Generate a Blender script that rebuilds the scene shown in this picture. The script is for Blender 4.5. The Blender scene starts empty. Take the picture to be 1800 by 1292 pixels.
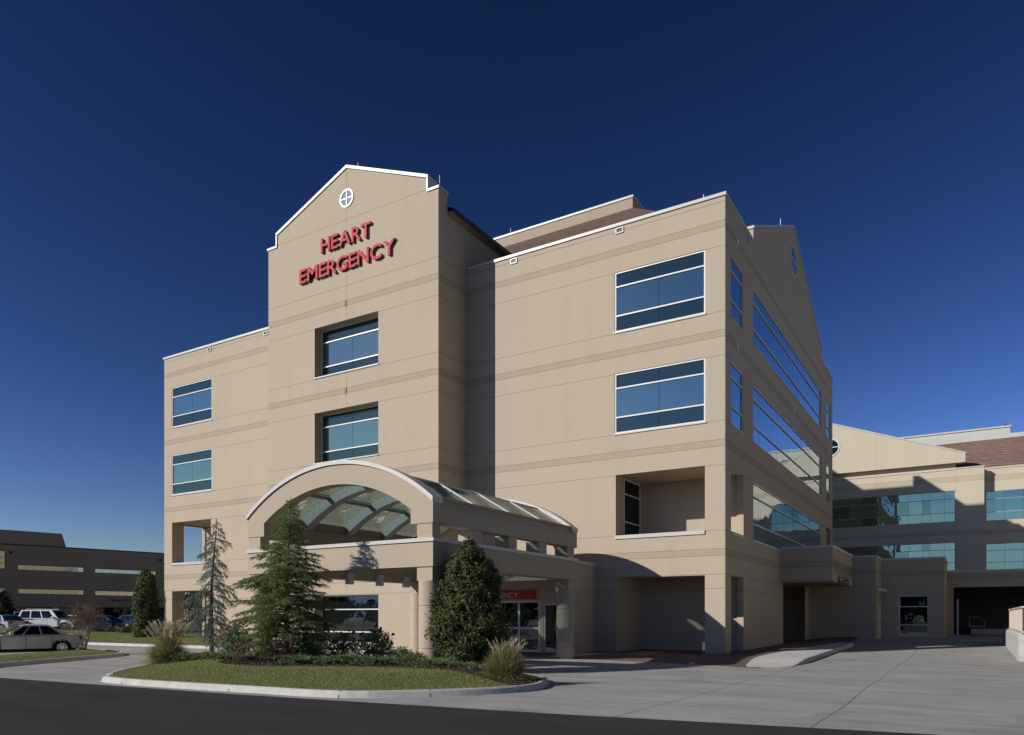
import bpy, bmesh, math, random
import numpy as np
from mathutils import Vector, Matrix
R = math.radians
random.seed(7); rng = np.random.default_rng(11)
scene = bpy.context.scene
COL = scene.collection

# ------------------------------------------------------------------ camera
F, HOR, CX = 1318.0, 1086.3, 900.0
YAW = math.atan(806 / 1318.0)
DV = (-math.sin(YAW), math.cos(YAW)); RV = (math.cos(YAW), math.sin(YAW))
CAM = (9.170, -32.895, 1.6)
cd = bpy.data.cameras.new('camera'); cam = bpy.data.objects.new('camera', cd); COL.objects.link(cam)
cam.location = CAM; cam.rotation_euler = (R(90), 0, YAW)
cd.sensor_width = 36; cd.lens = F / 1800 * 36; cd.shift_y = (HOR - 646) / 1800; cd.clip_end = 5000; cd.clip_start = 0.1
scene.camera = cam

def at(px, dep):
    """ground position seen in photo column px at depth dep (metres from the camera)"""
    u = (px - CX) / F
    return (CAM[0] + dep * (DV[0] + u * RV[0]), CAM[1] + dep * (DV[1] + u * RV[1]))

# ------------------------------------------------------------------ light
SUN = Vector((-.741, -1.0, .60)).normalized()
ld = bpy.data.lights.new('sun', 'SUN'); ld.energy = 4.5; ld.angle = R(.5); ld.color = (1, .955, .885)
lo = bpy.data.objects.new('sun', ld); COL.objects.link(lo); lo.location = (-40, -60, 60)
lo.rotation_euler = SUN.to_track_quat('Z', 'Y').to_euler()
w = bpy.data.worlds.new('World'); scene.world = w; w.use_nodes = True
wn = w.node_tree; wn.nodes.clear()
sky = wn.nodes.new('ShaderNodeTexSky'); sky.sky_type = 'NISHITA'; sky.sun_disc = False
sky.sun_elevation = math.asin(SUN.z); sky.sun_rotation = math.atan2(SUN.x, SUN.y)
sky.altitude = 300; sky.air_density = 1.0; sky.dust_density = 0.15; sky.ozone_density = 3.0
bgd = wn.nodes.new('ShaderNodeBackground'); bgd.inputs[1].default_value = .05
wo = wn.nodes.new('ShaderNodeOutputWorld')
# polarising filter: deepen the sky channel by channel, the same for every ray
sep = wn.nodes.new('ShaderNodeSeparateColor'); cmb = wn.nodes.new('ShaderNodeCombineColor'); wn.links.new(sky.outputs[0], sep.inputs[0])
for i, (k, p, top) in enumerate(((.297, 2.12, 9), (.248, 2.03, 13), (.2265, 2.12, 20))):
    a = wn.nodes.new('ShaderNodeMath'); a.operation = 'POWER'; a.inputs[1].default_value = p; wn.links.new(sep.outputs[i], a.inputs[0])
    b = wn.nodes.new('ShaderNodeMath'); b.operation = 'MULTIPLY'; b.inputs[1].default_value = k; wn.links.new(a.outputs[0], b.inputs[0])
    c = wn.nodes.new('ShaderNodeMath'); c.operation = 'MINIMUM'; c.inputs[1].default_value = top; wn.links.new(b.outputs[0], c.inputs[0]); wn.links.new(c.outputs[0], cmb.inputs[i])
wn.links.new(cmb.outputs[0], bgd.inputs[0]); wn.links.new(bgd.outputs[0], wo.inputs[0])
vs = scene.view_settings; vs.view_transform = 'Standard'; vs.look = 'None'; vs.gamma = 1; vs.exposure = 0
scene.cycles.max_bounces = 8; scene.cycles.transparent_max_bounces = 12
scene.cycles.caustics_reflective = False; scene.cycles.caustics_refractive = False

# ------------------------------------------------------------------ materials
class NT:
    def __init__(s, name):
        s.m = bpy.data.materials.new(name); s.m.use_nodes = True; s.t = s.m.node_tree; s.t.nodes.clear()
        s.out = s.n('ShaderNodeOutputMaterial'); s.b = s.n('ShaderNodeBsdfPrincipled'); s.l(s.b.outputs[0], s.out.inputs[0])
    def n(s, ty, **kw):
        nd = s.t.nodes.new(ty)
        for k, v in kw.items(): setattr(nd, k, v)
        return nd
    def l(s, a, b): s.t.links.new(a, b)
    def put(s, sock, v):
        if hasattr(v, 'is_linked') or hasattr(v, 'links'): s.l(v, sock)
        else: sock.default_value = v
    def math(s, op, a, b=0.0, c=0.0):
        nd = s.n('ShaderNodeMath', operation=op)
        for i, v in enumerate((a, b, c)): s.put(nd.inputs[i], v)
        return nd.outputs[0]
    def mix(s, f, a, b, mode='MIX'):
        nd = s.n('ShaderNodeMix', data_type='RGBA', blend_type=mode)
        s.put(nd.inputs[0], f); s.put(nd.inputs[6], col4(a)); s.put(nd.inputs[7], col4(b)); return nd.outputs[2]
    def noise(s, sc, det=4, rough=.6, vec=None, dist=0):
        nd = s.n('ShaderNodeTexNoise'); nd.inputs['Scale'].default_value = sc; nd.inputs['Detail'].default_value = det
        nd.inputs['Roughness'].default_value = rough; nd.inputs['Distortion'].default_value = dist
        if vec is None: vec = s.obj()
        s.l(vec, nd.inputs['Vector']); return nd.outputs['Fac']
    def obj(s):
        if not hasattr(s, '_o'): s._o = s.n('ShaderNodeTexCoord').outputs['Object']
        return s._o
    def xyz(s):
        if not hasattr(s, '_x'):
            s._x = s.n('ShaderNodeSeparateXYZ'); s.l(s.obj(), s._x.inputs[0])
        return s._x.outputs
    def ramp(s, f, p):
        nd = s.n('ShaderNodeValToRGB'); e = nd.color_ramp.elements
        while len(e) < len(p): e.new(.5)
        for k, (x, c) in zip(e, p): k.position = x; k.color = col4(c)
        s.l(f, nd.inputs[0]); return nd.outputs[0]
    def bump(s, hgt, st=.3, d=.01):
        nd = s.n('ShaderNodeBump'); nd.inputs['Strength'].default_value = st; nd.inputs['Distance'].default_value = d
        s.l(hgt, nd.inputs['Height']); s.l(nd.outputs[0], s.b.inputs['Normal']); return nd.outputs[0]
    def scale(s, v):
        nd = s.n('ShaderNodeMapping'); nd.inputs['Scale'].default_value = v; s.l(s.obj(), nd.inputs[0]); return nd.outputs[0]
    def base(s, c): s.put(s.b.inputs['Base Color'], col4(c))
    def rough(s, v): s.put(s.b.inputs['Roughness'], v)
def col4(c):
    if isinstance(c, (tuple, list)): return tuple(c) + (1,) if len(c) == 3 else tuple(c)
    return c

def plain(name, c, rough=.5, metal=0, var=.12, sc=6, bump=0, spec=.5):
    t = NT(name); nz = t.noise(sc, 5)
    lo_ = tuple(x * (1 - var) for x in c); hi = tuple(min(1, x * (1 + var)) for x in c)
    t.base(t.ramp(nz, [(.3, lo_), (.7, hi)])); t.rough(rough); t.b.inputs['Metallic'].default_value = metal
    t.b.inputs['Specular IOR Level'].default_value = spec
    if bump: t.bump(t.noise(sc * 12, 3), bump, .01)
    return t.m

def stucco(name, c, joints=(), bands=(), xj=(), yj=(), speck=17, zlim=None):
    t = NT(name); x, y, z = t.xyz()
    big = t.noise(.35, 4); fine = t.noise(speck, 2, .7); mid = t.noise(2.2, 5, .65)
    a = t.ramp(fine, [(.30, tuple(k * .86 for k in c)), (.70, tuple(k * 1.10 for k in c))])
    a = t.mix(t.math('MULTIPLY', big, .24), a, tuple(k * .72 for k in c))
    a = t.mix(t.math('MULTIPLY', mid, .14), a, (c[0] * 1.08, c[1] * 1.02, c[2] * .92))
    # faint vertical weather streaks
    st = t.noise(1, 3, .6, t.scale((1.1, 1.1, .16)))
    a = t.mix(t.ramp(st, [(.50, (0, 0, 0)), (.85, (.16, .16, .16))]), a, tuple(k * .6 for k in c))
    def hits(co, lst, eps):
        s_ = None
        for v in lst:
            q = t.math('COMPARE', co, v, eps); s_ = q if s_ is None else t.math('MAXIMUM', s_, q)
        return s_
    bd = None
    for (z0, z1) in bands:
        q = t.math('COMPARE', z, (z0 + z1) / 2, (z1 - z0) / 2); bd = q if bd is None else t.math('MAXIMUM', bd, q)
    if bd is not None: a = t.mix(bd, a, (.86, .86, .84), 'MULTIPLY')
    j = None
    for co, lst in ((z, list(joints) + [q for b_ in bands for q in b_]), (x, xj), (y, yj)):
        if lst:
            q = hits(co, lst, .013); j = q if j is None else t.math('MAXIMUM', j, q)
    hgt = t.math('MULTIPLY', fine, .25)
    if j is not None:
        a = t.mix(t.math('MULTIPLY', j, .68), a, tuple(k * .35 for k in c))
    t.base(a); t.rough(.92); t.b.inputs['Specular IOR Level'].default_value = .15
    t.bump(hgt, .55, .02)
    return t.m

WALLC = (.481, .402, .304)
LJ = []
for k in range(4):
    zb = 4.655 + 4.805 * k
    LJ += [zb - 1.12, zb + .815]
LJ += [2.91, 19.89, 21.5 * 0 + 23.5]
BANDS = [(4.36 + 4.805 * k, 4.655 + 4.805 * k) for k in range(4)]
M = {}
M['wall'] = stucco('stucco wall', WALLC, LJ, BANDS, yj=(2.05, 27.9))
M['tower'] = stucco('stucco tower wall', WALLC, LJ, BANDS, xj=(-20.1,))
M['canopy'] = stucco('stucco canopy', (.452, .380, .290))
M['stucco'] = stucco('stucco plain', (.415, .345, .255))
M['annexw'] = stucco('annex stucco', (.45, .375, .275), (3.67, 5.1 * 0 + 3.0), ((4.44, 4.72),))
M['wing'] = stucco('wing stucco', (.565, .50, .385), (11.9, 15.65, 9.3, 7.2), ((13.95, 14.41), (9.15, 9.46)), xj=(1.56, 8.03))
M['brownwall'] = stucco('brown wall', (.47, .33, .205), (7.2, 11.0, 10.2), (), speck=9)
M['white'] = plain('white metal', (.66, .65, .61), .35, 0, .04, 2)
M['coping'] = plain('coping metal', (.50, .485, .44), .4, 0, .06, 1.5)
M['grey'] = plain('galvanised steel', (.40, .43, .43), .5, .25, .25, 9)
M['dark'] = plain('dark metal', (.03, .03, .032), .5, .2)
M['black'] = plain('black rubber', (.015, .015, .016), .75)
M['red'] = plain('red sign face', (.50, .045, .062), .6, 0, .05, 6, 0, .15)
M['ventbrown'] = plain('brown grille', (.24, .17, .155), .7)
M['reddark'] = plain('dark red return', (.12, .012, .02), .45)
M['blue letter'] = plain('dark blue letters', (.012, .02, .06), .4)
M['chrome'] = plain('chrome', (.7, .7, .7), .15, 1, .02)
M['bark'] = plain('bark', (.11, .085, .065), .9, 0, .35, 12, .5)
M['palebark'] = plain('pale bark', (.42, .36, .30), .8, 0, .25, 14, .3)
M['twig'] = plain('twig bark', (.16, .13, .105), .9, 0, .3, 9)
M['kerb'] = plain('kerb concrete', (.47, .45, .41), .9, 0, .16, 3, .25)
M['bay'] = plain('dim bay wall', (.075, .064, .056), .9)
M['seam'] = plain('dirty joint', (.12, .11, .10), .9)
M['lamp'] = plain('lamp housing', (.62, .61, .58), .5, 0, .04)

def glass(name, tint, body, refl, wav=.012):
    t = NT(name); t.t.nodes.remove(t.b)
    dif = t.n('ShaderNodeBsdfDiffuse'); dif.inputs[0].default_value = col4(body)
    gl = t.n('ShaderNodeBsdfGlossy'); gl.inputs[0].default_value = col4(tint); gl.inputs['Roughness'].default_value = .015
    lw = t.n('ShaderNodeLayerWeight'); lw.inputs[0].default_value = .32
    fac = t.math('ADD', t.math('MULTIPLY', lw.outputs['Fresnel'], .75), refl)
    fac = t.math('MINIMUM', fac, .93)
    bm = t.n('ShaderNodeBump'); bm.inputs['Strength'].default_value = wav; bm.inputs['Distance'].default_value = .3
    t.l(t.noise(.9, 2, .5), bm.inputs['Height']); t.l(bm.outputs[0], gl.inputs['Normal'])
    mx = t.n('ShaderNodeMixShader'); t.l(fac, mx.inputs[0]); t.l(dif.outputs[0], mx.inputs[1]); t.l(gl.outputs[0], mx.inputs[2])
    t.l(mx.outputs[0], t.out.inputs[0]); return t.m
M['vision'] = glass('vision glass', (.63, .83, .63), (.015, .033, .040), .40)
M['spandrel'] = glass('spandrel glass', (.55, .70, .58), (.012, .026, .032), .12)
M['vision pale'] = glass('pale vision glass', (.68, .86, .64), (.035, .058, .058), .36)
M['vision deep'] = glass('deep vision glass', (.56, .78, .58), (.010, .022, .028), .30)
M['roundglass'] = glass('round pane glass', (.8, .9, .9), (.30, .36, .38), .15)
M['sideglass'] = glass('side glass', (.80, .92, .98), (.010, .02, .03), .42, .02)
M['darkglass'] = glass('dark glass', (.6, .7, .75), (.006, .009, .010), .05)
M['doorglass'] = glass('door glass', (.8, .85, .88), (.008, .010, .010), .10)
M['carglass'] = glass('car glass', (.55, .58, .58), (.010, .011, .012), .04)
M['brownglass'] = glass('brown tower glass', (.95, .95, .80), (.05, .045, .03), .42, .012)
def clear(name, tint, refl):
    t = NT(name); t.t.nodes.remove(t.b)
    tr = t.n('ShaderNodeBsdfTransparent'); tr.inputs[0].default_value = col4(tint)
    gl = t.n('ShaderNodeBsdfGlossy'); gl.inputs[0].default_value = (.9, .92, .9, 1); gl.inputs['Roughness'].default_value = .05
    df = t.n('ShaderNodeBsdfDiffuse'); df.inputs[0].default_value = (.34, .32, .24, 1)
    m0 = t.n('ShaderNodeMixShader'); m0.inputs[0].default_value = .07; t.l(tr.outputs[0], m0.inputs[1]); t.l(df.outputs[0], m0.inputs[2])
    bm_ = t.n('ShaderNodeBump'); bm_.inputs['Strength'].default_value = .12; bm_.inputs['Distance'].default_value = .4; t.l(t.noise(1.3, 2), bm_.inputs['Height']); t.l(bm_.outputs[0], gl.inputs['Normal'])
    lw = t.n('ShaderNodeLayerWeight'); lw.inputs[0].default_value = .35
    m1 = t.n('ShaderNodeMixShader'); t.l(t.math('ADD', t.math('MULTIPLY', lw.outputs['Fresnel'], .5), refl), m1.inputs[0]); t.l(m0.outputs[0], m1.inputs[1]); t.l(gl.outputs[0], m1.inputs[2])
    t.l(m1.outputs[0], t.out.inputs[0]); return t.m
M['roofglass'] = clear('canopy glazing', (.42, .54, .50), .03)

def tiles(name, c, sx, sz, axis='z'):
    t = NT(name); x, y, z = t.xyz()
    row = t.math('FRACT', t.math('MULTIPLY', z, 1 / sz))
    rid = t.math('FLOOR', t.math('MULTIPLY', z, 1 / sz))
    along = t.math('ADD', t.math('MULTIPLY', t.math('ADD', x, y), 1 / sx), t.math('MULTIPLY', rid, .5))
    cid = t.math('FLOOR', along)
    wn_ = t.n('ShaderNodeTexWhiteNoise'); wn_.noise_dimensions = '2D'
    cmb = t.n('ShaderNodeCombineXYZ'); t.l(cid, cmb.inputs[0]); t.l(rid, cmb.inputs[1]); t.l(cmb.outputs[0], wn_.inputs['Vector'])
    a = t.ramp(wn_.outputs['Value'], [(0, tuple(k * .86 for k in c)), (.5, c), (1, tuple(k * 1.16 for k in c))])
    gap = t.math('MAXIMUM', t.math('LESS_THAN', row, .24), t.math('LESS_THAN', t.math('FRACT', along), .06))
    a = t.mix(t.math('MULTIPLY', gap, .6), a, tuple(k * .35 for k in c))
    t.base(a); t.rough(.85); t.bump(row, .6, .03); return t.m
M['tile'] = tiles('brown roof tile', (.125, .080, .062), .32, .24)
M['tile2'] = tiles('brown roof tile pale', (.20, .125, .098), .6, .30)

def ground_mat(name, c, c2, sc, fine, bump, rough=.95, lines=None, streak=None, spots=None, wear=None):
    t = NT(name); x, y, z = t.xyz()
    a = t.ramp(t.noise(sc, 6, .65), [(.3, c), (.72, c2)])
    f_ = t.noise(fine, 3, .7)
    a = t.mix(.5, a, t.ramp(f_, [(.3, (.35, .35, .35)), (.7, (.65, .65, .65))]), 'OVERLAY')
    if streak is not None:
        s_ = t.noise(1, 5, .6, t.scale(streak), .6); a = t.mix(.8, a, t.ramp(s_, [(.3, (.39, .385, .37)), (.52, (.5, .5, .5)), (.75, (.56, .56, .555))]), 'OVERLAY')
    if spots:
        s_ = t.noise(spots, 3, .5, None, 1.5); a = t.mix(t.ramp(s_, [(.58, (0, 0, 0)), (.74, (.4, .4, .4))]), a, tuple(k * .45 for k in c))
    if wear:
        s_ = t.noise(1, 4, .6, t.scale(wear), 1.2); a = t.mix(t.ramp(s_, [(.60, (0, 0, 0)), (.72, (.38, .38, .38))]), a, tuple(k * .5 for k in c))
        vo = t.n('ShaderNodeTexVoronoi'); vo.feature = 'DISTANCE_TO_EDGE'; vo.inputs['Scale'].default_value = .14; dv = t.n('ShaderNodeVectorMath'); dv.operation = 'ADD'; nz = t.n('ShaderNodeTexNoise'); nz.inputs['Scale'].default_value = .9; t.l(t.obj(), nz.inputs['Vector']); t.l(t.obj(), dv.inputs[0]); t.l(nz.outputs['Color'], dv.inputs[1]); t.l(dv.outputs[0], vo.inputs['Vector'])
        a = t.mix(t.math('MULTIPLY', t.math('LESS_THAN', vo.outputs['Distance'], .0012), .3), a, tuple(k * .3 for k in c))
    if lines:
        wob = t.math('MULTIPLY', t.math('SUBTRACT', t.noise(.10, 1), .5), .5)
        j = None
        for co, vals in lines:
            cc = t.math('ADD', x if co == 'x' else y, wob)
            for v in vals:
                q = t.math('COMPARE', cc, v, .014); j = q if j is None else t.math('MAXIMUM', j, q)
        a = t.mix(t.math('MULTIPLY', j, .75), a, tuple(k * .22 for k in c))
    t.base(a); t.rough(rough); t.b.inputs['Specular IOR Level'].default_value = .25
    t.bump(f_, bump, .02); return t.m
M['concrete'] = ground_mat('drive concrete', (.285, .28, .265), (.375, .37, .352), .5, 45, .25,
    lines=[('x', (3.85, 6.95, -8.5, -18, -27)), ('y', (-18.4, -11.2, -5.6, 3.5, 14))], streak=(.12, 1.6, 1), spots=.35, wear=(.10, .55, 1))
M['walk'] = ground_mat('walk concrete', (.46, .45, .43), (.54, .53, .50), .8, 50, .2)
M['asphalt'] = ground_mat('asphalt', (.030, .029, .029), (.043, .042, .041), .6, 70, .8, .9, streak=(.05, .9, 1), wear=(.06, .5, 1))
M['lot'] = ground_mat('parking lot asphalt', (.05, .05, .05), (.075, .073, .07), .3, 40, .5)
M['earth'] = ground_mat('dry grass earth', (.09, .095, .04), (.14, .13, .06), .15, 8, .5)
M['turf'] = ground_mat('turf soil', (.10, .112, .040), (.15, .16, .065), 1.5, 30, .8)
M['mulch'] = ground_mat('bark mulch', (.025, .018, .014), (.062, .045, .036), 4, 26, 1.0)
def brick_mat(name):
    t = NT(name); bt = t.n('ShaderNodeTexBrick'); t.l(t.scale((1, 1, 1)), bt.inputs['Vector'])
    bt.inputs['Color1'].default_value = (.125, .075, .062, 1); bt.inputs['Color2'].default_value = (.18, .115, .095, 1)
    bt.inputs['Mortar'].default_value = (.07, .055, .048, 1); bt.inputs['Scale'].default_value = 1
    bt.inputs['Brick Width'].default_value = .2; bt.inputs['Row Height'].default_value = .1; bt.inputs['Mortar Size'].default_value = .006
    t.base(t.mix(.4, bt.outputs[0], t.ramp(t.noise(1.2, 5), [(.3, (.4, .4, .4)), (.7, (.6, .6, .6))]), 'OVERLAY')); t.rough(.9)
    t.bump(bt.outputs['Fac'], .3, -.01); return t.m
M['brick'] = brick_mat('brick paving')

def leafmat(name, c, c2, trans=.25, rough=.5, spec=.4):
    t = NT(name); g = t.n('ShaderNodeNewGeometry')
    a = t.ramp(g.outputs['Random Per Island'], [(0, c), (.75, c2), (1, tuple(min(1, k * 1.5) for k in c2))])
    a = t.mix(t.math('MULTIPLY', t.noise(1.6, 3), .45), a, c)
    t.base(a); t.rough(rough); t.b.inputs['Specular IOR Level'].default_value = spec
    tr = t.n('ShaderNodeBsdfTranslucent'); t.l(a, tr.inputs[0])
    mx = t.n('ShaderNodeMixShader'); mx.inputs[0].default_value = trans
    t.l(t.b.outputs[0], mx.inputs[1]); t.l(tr.outputs[0], mx.inputs[2]); t.l(mx.outputs[0], t.out.inputs[0]); return t.m
M['cedar'] = leafmat('green cedar needles', (.13, .165, .062), (.26, .295, .115), .5, .6, .25)
M['bluecedar'] = leafmat('blue cedar needles', (.15, .185, .155), (.28, .32, .265), .42, .6, .25)
M['holly'] = leafmat('holly leaves', (.045, .058, .018), (.125, .145, .050), .28, .5, .22)
M['rose'] = leafmat('rose leaves', (.115, .15, .075), (.24, .28, .145), .35, .45, .4)
M['juniper'] = leafmat('juniper sprays', (.10, .15, .06), (.19, .24, .10), .35, .6, .25)
M['boxwood'] = leafmat('boxwood leaves', (.075, .092, .02), (.14, .16, .04), .25, .5, .3)
M['barberry'] = leafmat('barberry leaves', (.06, .024, .03), (.15, .058, .07), .2, .55, .3)
M['blade'] = leafmat('lawn blades', (.185, .215, .062), (.33, .345, .135), .45, .6, .2)
M['tallgrass'] = leafmat('tall grass blades', (.17, .17, .065), (.36, .32, .15), .3, .7, .2)
M['plume'] = leafmat('grass plumes', (.40, .34, .25), (.64, .56, .43), .3, .9, .1)
M['petal'] = leafmat('rose petals', (.70, .03, .10), (.85, .10, .24), .45, .6, .2)
M['rust'] = leafmat('rusty dry leaves', (.12, .080, .048), (.21, .145, .09), .25, .8, .1)
M['drytree'] = leafmat('dull tree leaves', (.06, .062, .030), (.12, .105, .055), .25, .8, .1)
M['darkfol'] = leafmat('dark tree foliage', (.012, .018, .010), (.030, .038, .018), .1, .7, .2)
M['chip'] = leafmat('mulch chips', (.028, .019, .014), (.13, .10, .085), .0, .9, .1)
def paint(name, c, metal=.3, rough=.28):
    t = NT(name); t.base(t.ramp(t.noise(2, 3), [(.3, tuple(k * .96 for k in c)), (.7, c)])); t.rough(rough); t.b.inputs['Metallic'].default_value = metal
    t.b.inputs['Coat Weight'].default_value = .6; t.b.inputs['Coat Roughness'].default_value = .06; return t.m
M['champagne'] = paint('champagne paint', (.68, .62, .50), .05); M['carwhite'] = paint('white paint', (.72, .72, .71), 0)
M['navy'] = paint('navy paint', (.018, .022, .038)); M['carblue'] = paint('blue paint', (.02, .06, .19)); M['silver'] = paint('silver paint', (.42, .43, .44), .5)
M['carblack'] = paint('black paint', (.012, .012, .013))
M['tail'] = plain('tail lamp red', (.35, .012, .012), .2); M['headl'] = plain('headlamp glass', (.75, .76, .78), .12, .3)

# ------------------------------------------------------------------ mesh helpers
def tag(o, label=None, cat=None, group=None, kind=None):
    for k, v in (('label', label), ('category', cat), ('group', group), ('kind', kind)):
        if v: o[k] = v
    return o
def empty(name, loc, rz=0):
    o = bpy.data.objects.new(name, None); COL.objects.link(o); o.location = loc; o.rotation_euler = (0, 0, rz); o.empty_display_size = .3; return o
class MB:
    def __init__(s): s.v = []; s.f = []; s.m = []
    def face(s, pts, mi=0):
        i = len(s.v); s.v += [tuple(p) for p in pts]; s.f.append(tuple(range(i, i + len(pts)))); s.m.append(mi)
    def box(s, x0, x1, y0, y1, z0, z1, mi=0):
        i = len(s.v)
        s.v += [(x0, y0, z0), (x1, y0, z0), (x1, y1, z0), (x0, y1, z0), (x0, y0, z1), (x1, y0, z1), (x1, y1, z1), (x0, y1, z1)]
        for q in ((3, 2, 1, 0), (4, 5, 6, 7), (0, 1, 5, 4), (1, 2, 6, 5), (2, 3, 7, 6), (3, 0, 4, 7)):
            s.f.append(tuple(i + k for k in q)); s.m.append(mi)
        return s
    def prism(s, poly, P, t0, t1, mi=0, caps=True):
        """poly: list of 2D points; P(u,v,t) -> 3D"""
        n = len(poly); i = len(s.v)
        s.v += [tuple(P(u, v, t0)) for u, v in poly] + [tuple(P(u, v, t1)) for u, v in poly]
        for k in range(n):
            s.f.append((i + k, i + (k + 1) % n, i + n + (k + 1) % n, i + n + k)); s.m.append(mi)
        if caps:
            s.f.append(tuple(i + k for k in range(n))[::-1]); s.m.append(mi)
            s.f.append(tuple(i + n + k for k in range(n))); s.m.append(mi)
        return s
    def strip(s, A, B, mi=0, closed=False):
        n = len(A); i = len(s.v); s.v += [tuple(p) for p in A] + [tuple(p) for p in B]
        for k in range(n if closed else n - 1):
            q = (k + 1) % n; s.f.append((i + k, i + q, i + n + q, i + n + k)); s.m.append(mi)
        return s
    def tube(s, pts, rad, n=6, mi=0, cap=True):
        pts = [Vector(p) for p in pts]; rings = []
        for k, p in enumerate(pts):
            d = (pts[min(k + 1, len(pts) - 1)] - pts[max(k - 1, 0)])
            if d.length < 1e-6: d = Vector((0, 0, 1))
            d.normalize(); a = d.orthogonal().normalized(); b = d.cross(a)
            r = rad[k] if isinstance(rad, (list, tuple)) else rad
            i = len(s.v); rings.append(i)
            s.v += [tuple(p + a * (r * math.cos(2 * math.pi * j / n)) + b * (r * math.sin(2 * math.pi * j / n))) for j in range(n)]
        for a_, b_ in zip(rings, rings[1:]):
            for j in range(n):
                s.f.append((a_ + j, a_ + (j + 1) % n, b_ + (j + 1) % n, b_ + j)); s.m.append(mi)
        if cap:
            s.f.append(tuple(rings[0] + j for j in range(n))[::-1]); s.m.append(mi); s.f.append(tuple(rings[-1] + j for j in range(n))); s.m.append(mi)
        return s
    def lathe(s, prof, c, n=32, mi=0):
        rings = []
        for r, z in prof:
            i = len(s.v); rings.append(i)
            s.v += [(c[0] + r * math.cos(2 * math.pi * j / n), c[1] + r * math.sin(2 * math.pi * j / n), c[2] + z) for j in range(n)]
        for a_, b_ in zip(rings, rings[1:]):
            for j in range(n):
                s.f.append((a_ + j, a_ + (j + 1) % n, b_ + (j + 1) % n, b_ + j)); s.m.append(mi)
        s.f.append(tuple(rings[0] + j for j in range(n))[::-1]); s.m.append(mi); s.f.append(tuple(rings[-1] + j for j in range(n))); s.m.append(mi)
        return s
    def build(s, name, mats, parent=None, smooth=False, bevel=0, loc=None, rz=0):
        me = bpy.data.meshes.new(name); me.from_pydata(s.v, [], s.f); me.update()
        if not isinstance(mats, (list, tuple)): mats = [mats]
        for m_ in mats: me.materials.append(m_)
        me.polygons.foreach_set('material_index', s.m)
        if smooth: me.polygons.foreach_set('use_smooth', [True] * len(s.f))
        o = bpy.data.objects.new(name, me); COL.objects.link(o)
        if parent: o.parent = parent
        if loc: o.location = loc
        if rz: o.rotation_euler = (0, 0, rz)
        if bevel:
            bm = o.modifiers.new('bevel', 'BEVEL'); bm.width = bevel; bm.segments = 2; bm.limit_method = 'ANGLE'; bm.angle_limit = R(40)
        return o
def quads(name, V, mat, parent=None, loc=None, smooth=False, extra=None):
    """fast mesh from numpy array of quads (N,4,3)"""
    V = np.asarray(V, dtype=np.float32); n = len(V)
    me = bpy.data.meshes.new(name); me.vertices.add(n * 4); me.vertices.foreach_set('co', V.reshape(-1))
    me.loops.add(n * 4); me.loops.foreach_set('vertex_index', np.arange(n * 4, dtype=np.int32))
    me.polygons.add(n); me.polygons.foreach_set('loop_start', np.arange(0, n * 4, 4, dtype=np.int32))
    me.update(calc_edges=True); me.materials.append(mat)
    o = bpy.data.objects.new(name, me); COL.objects.link(o)
    if parent: o.parent = parent
    if loc: o.location = loc
    return o
def copy_tree(o, parent=None):
    c = o.copy(); COL.objects.link(c)
    if parent: c.parent = parent
    for ch in list(o.children): copy_tree(ch, c)
    return c
def smooth01(t): t = min(1, max(0, t)); return t * t * (3 - 2 * t)
def nrm(a): return a / np.maximum(np.linalg.norm(a, axis=-1, keepdims=True), 1e-9)

def leaves(P, N, L, W, jit=.6, lj=.3):
    """diamond leaves: points P, facing N, length L, width W"""
    n = len(P); N = nrm(N + rng.normal(0, jit, (n, 3)))
    T = nrm(np.cross(N, rng.normal(0, 1, (n, 3)))); B = np.cross(N, T)
    l = (L * (1 + rng.uniform(-lj, lj, n)))[:, None]; w_ = (W * (1 + rng.uniform(-lj, lj, n)))[:, None]
    return np.stack([P - T * l / 2, P + B * w_ / 2 - T * l * .05, P + T * l / 2, P - B * w_ / 2 - T * l * .05], 1)
def needles(P, D, L, W, jit=.3, lj=.3):
    """pointed cards that start at P and run along D"""
    n = len(P); D = nrm(D + rng.normal(0, jit, (n, 3))); S = nrm(np.cross(D, rng.normal(0, 1, (n, 3))))
    l = (L * (1 + rng.uniform(-lj, lj, n)))[:, None]
    return np.stack([P - S * W / 2, P + S * W / 2, P + D * l + S * W * .12, P + D * l - S * W * .12], 1)

# ------------------------------------------------------------------ terrain
def hh(x, y):
    z = -.15
    if x > -2: z += max(0, min(.46, (y + 2) * .016)) * smooth01((x + 2) / 4)
    if x < -42: z += .55 * smooth01((-42 - x) / 18) * smooth01((y + 22) / 10)
    return z
def sheet(name, x0, x1, y0, y1, st, mat, off=0.0, fz=hh, inside=None, label=None):
    nx = max(1, int(round((x1 - x0) / st))); ny = max(1, int(round((y1 - y0) / st))); mb = MB(); idx = {}
    for i in range(nx):
        for j in range(ny):
            cs = [(x0 + (x1 - x0) * (i + a) / nx, y0 + (y1 - y0) * (j + b) / ny) for a, b in ((0, 0), (1, 0), (1, 1), (0, 1))]
            if inside and not all(inside(*c) for c in cs): continue
            q = []
            for c in cs:
                k = (round(c[0], 4), round(c[1], 4))
                if k not in idx: idx[k] = len(mb.v); mb.v.append((c[0], c[1], fz(*c) + off))
                q.append(idx[k])
            mb.f.append(tuple(q)); mb.m.append(0)
    return tag(mb.build(name, mat), kind='structure')
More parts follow.
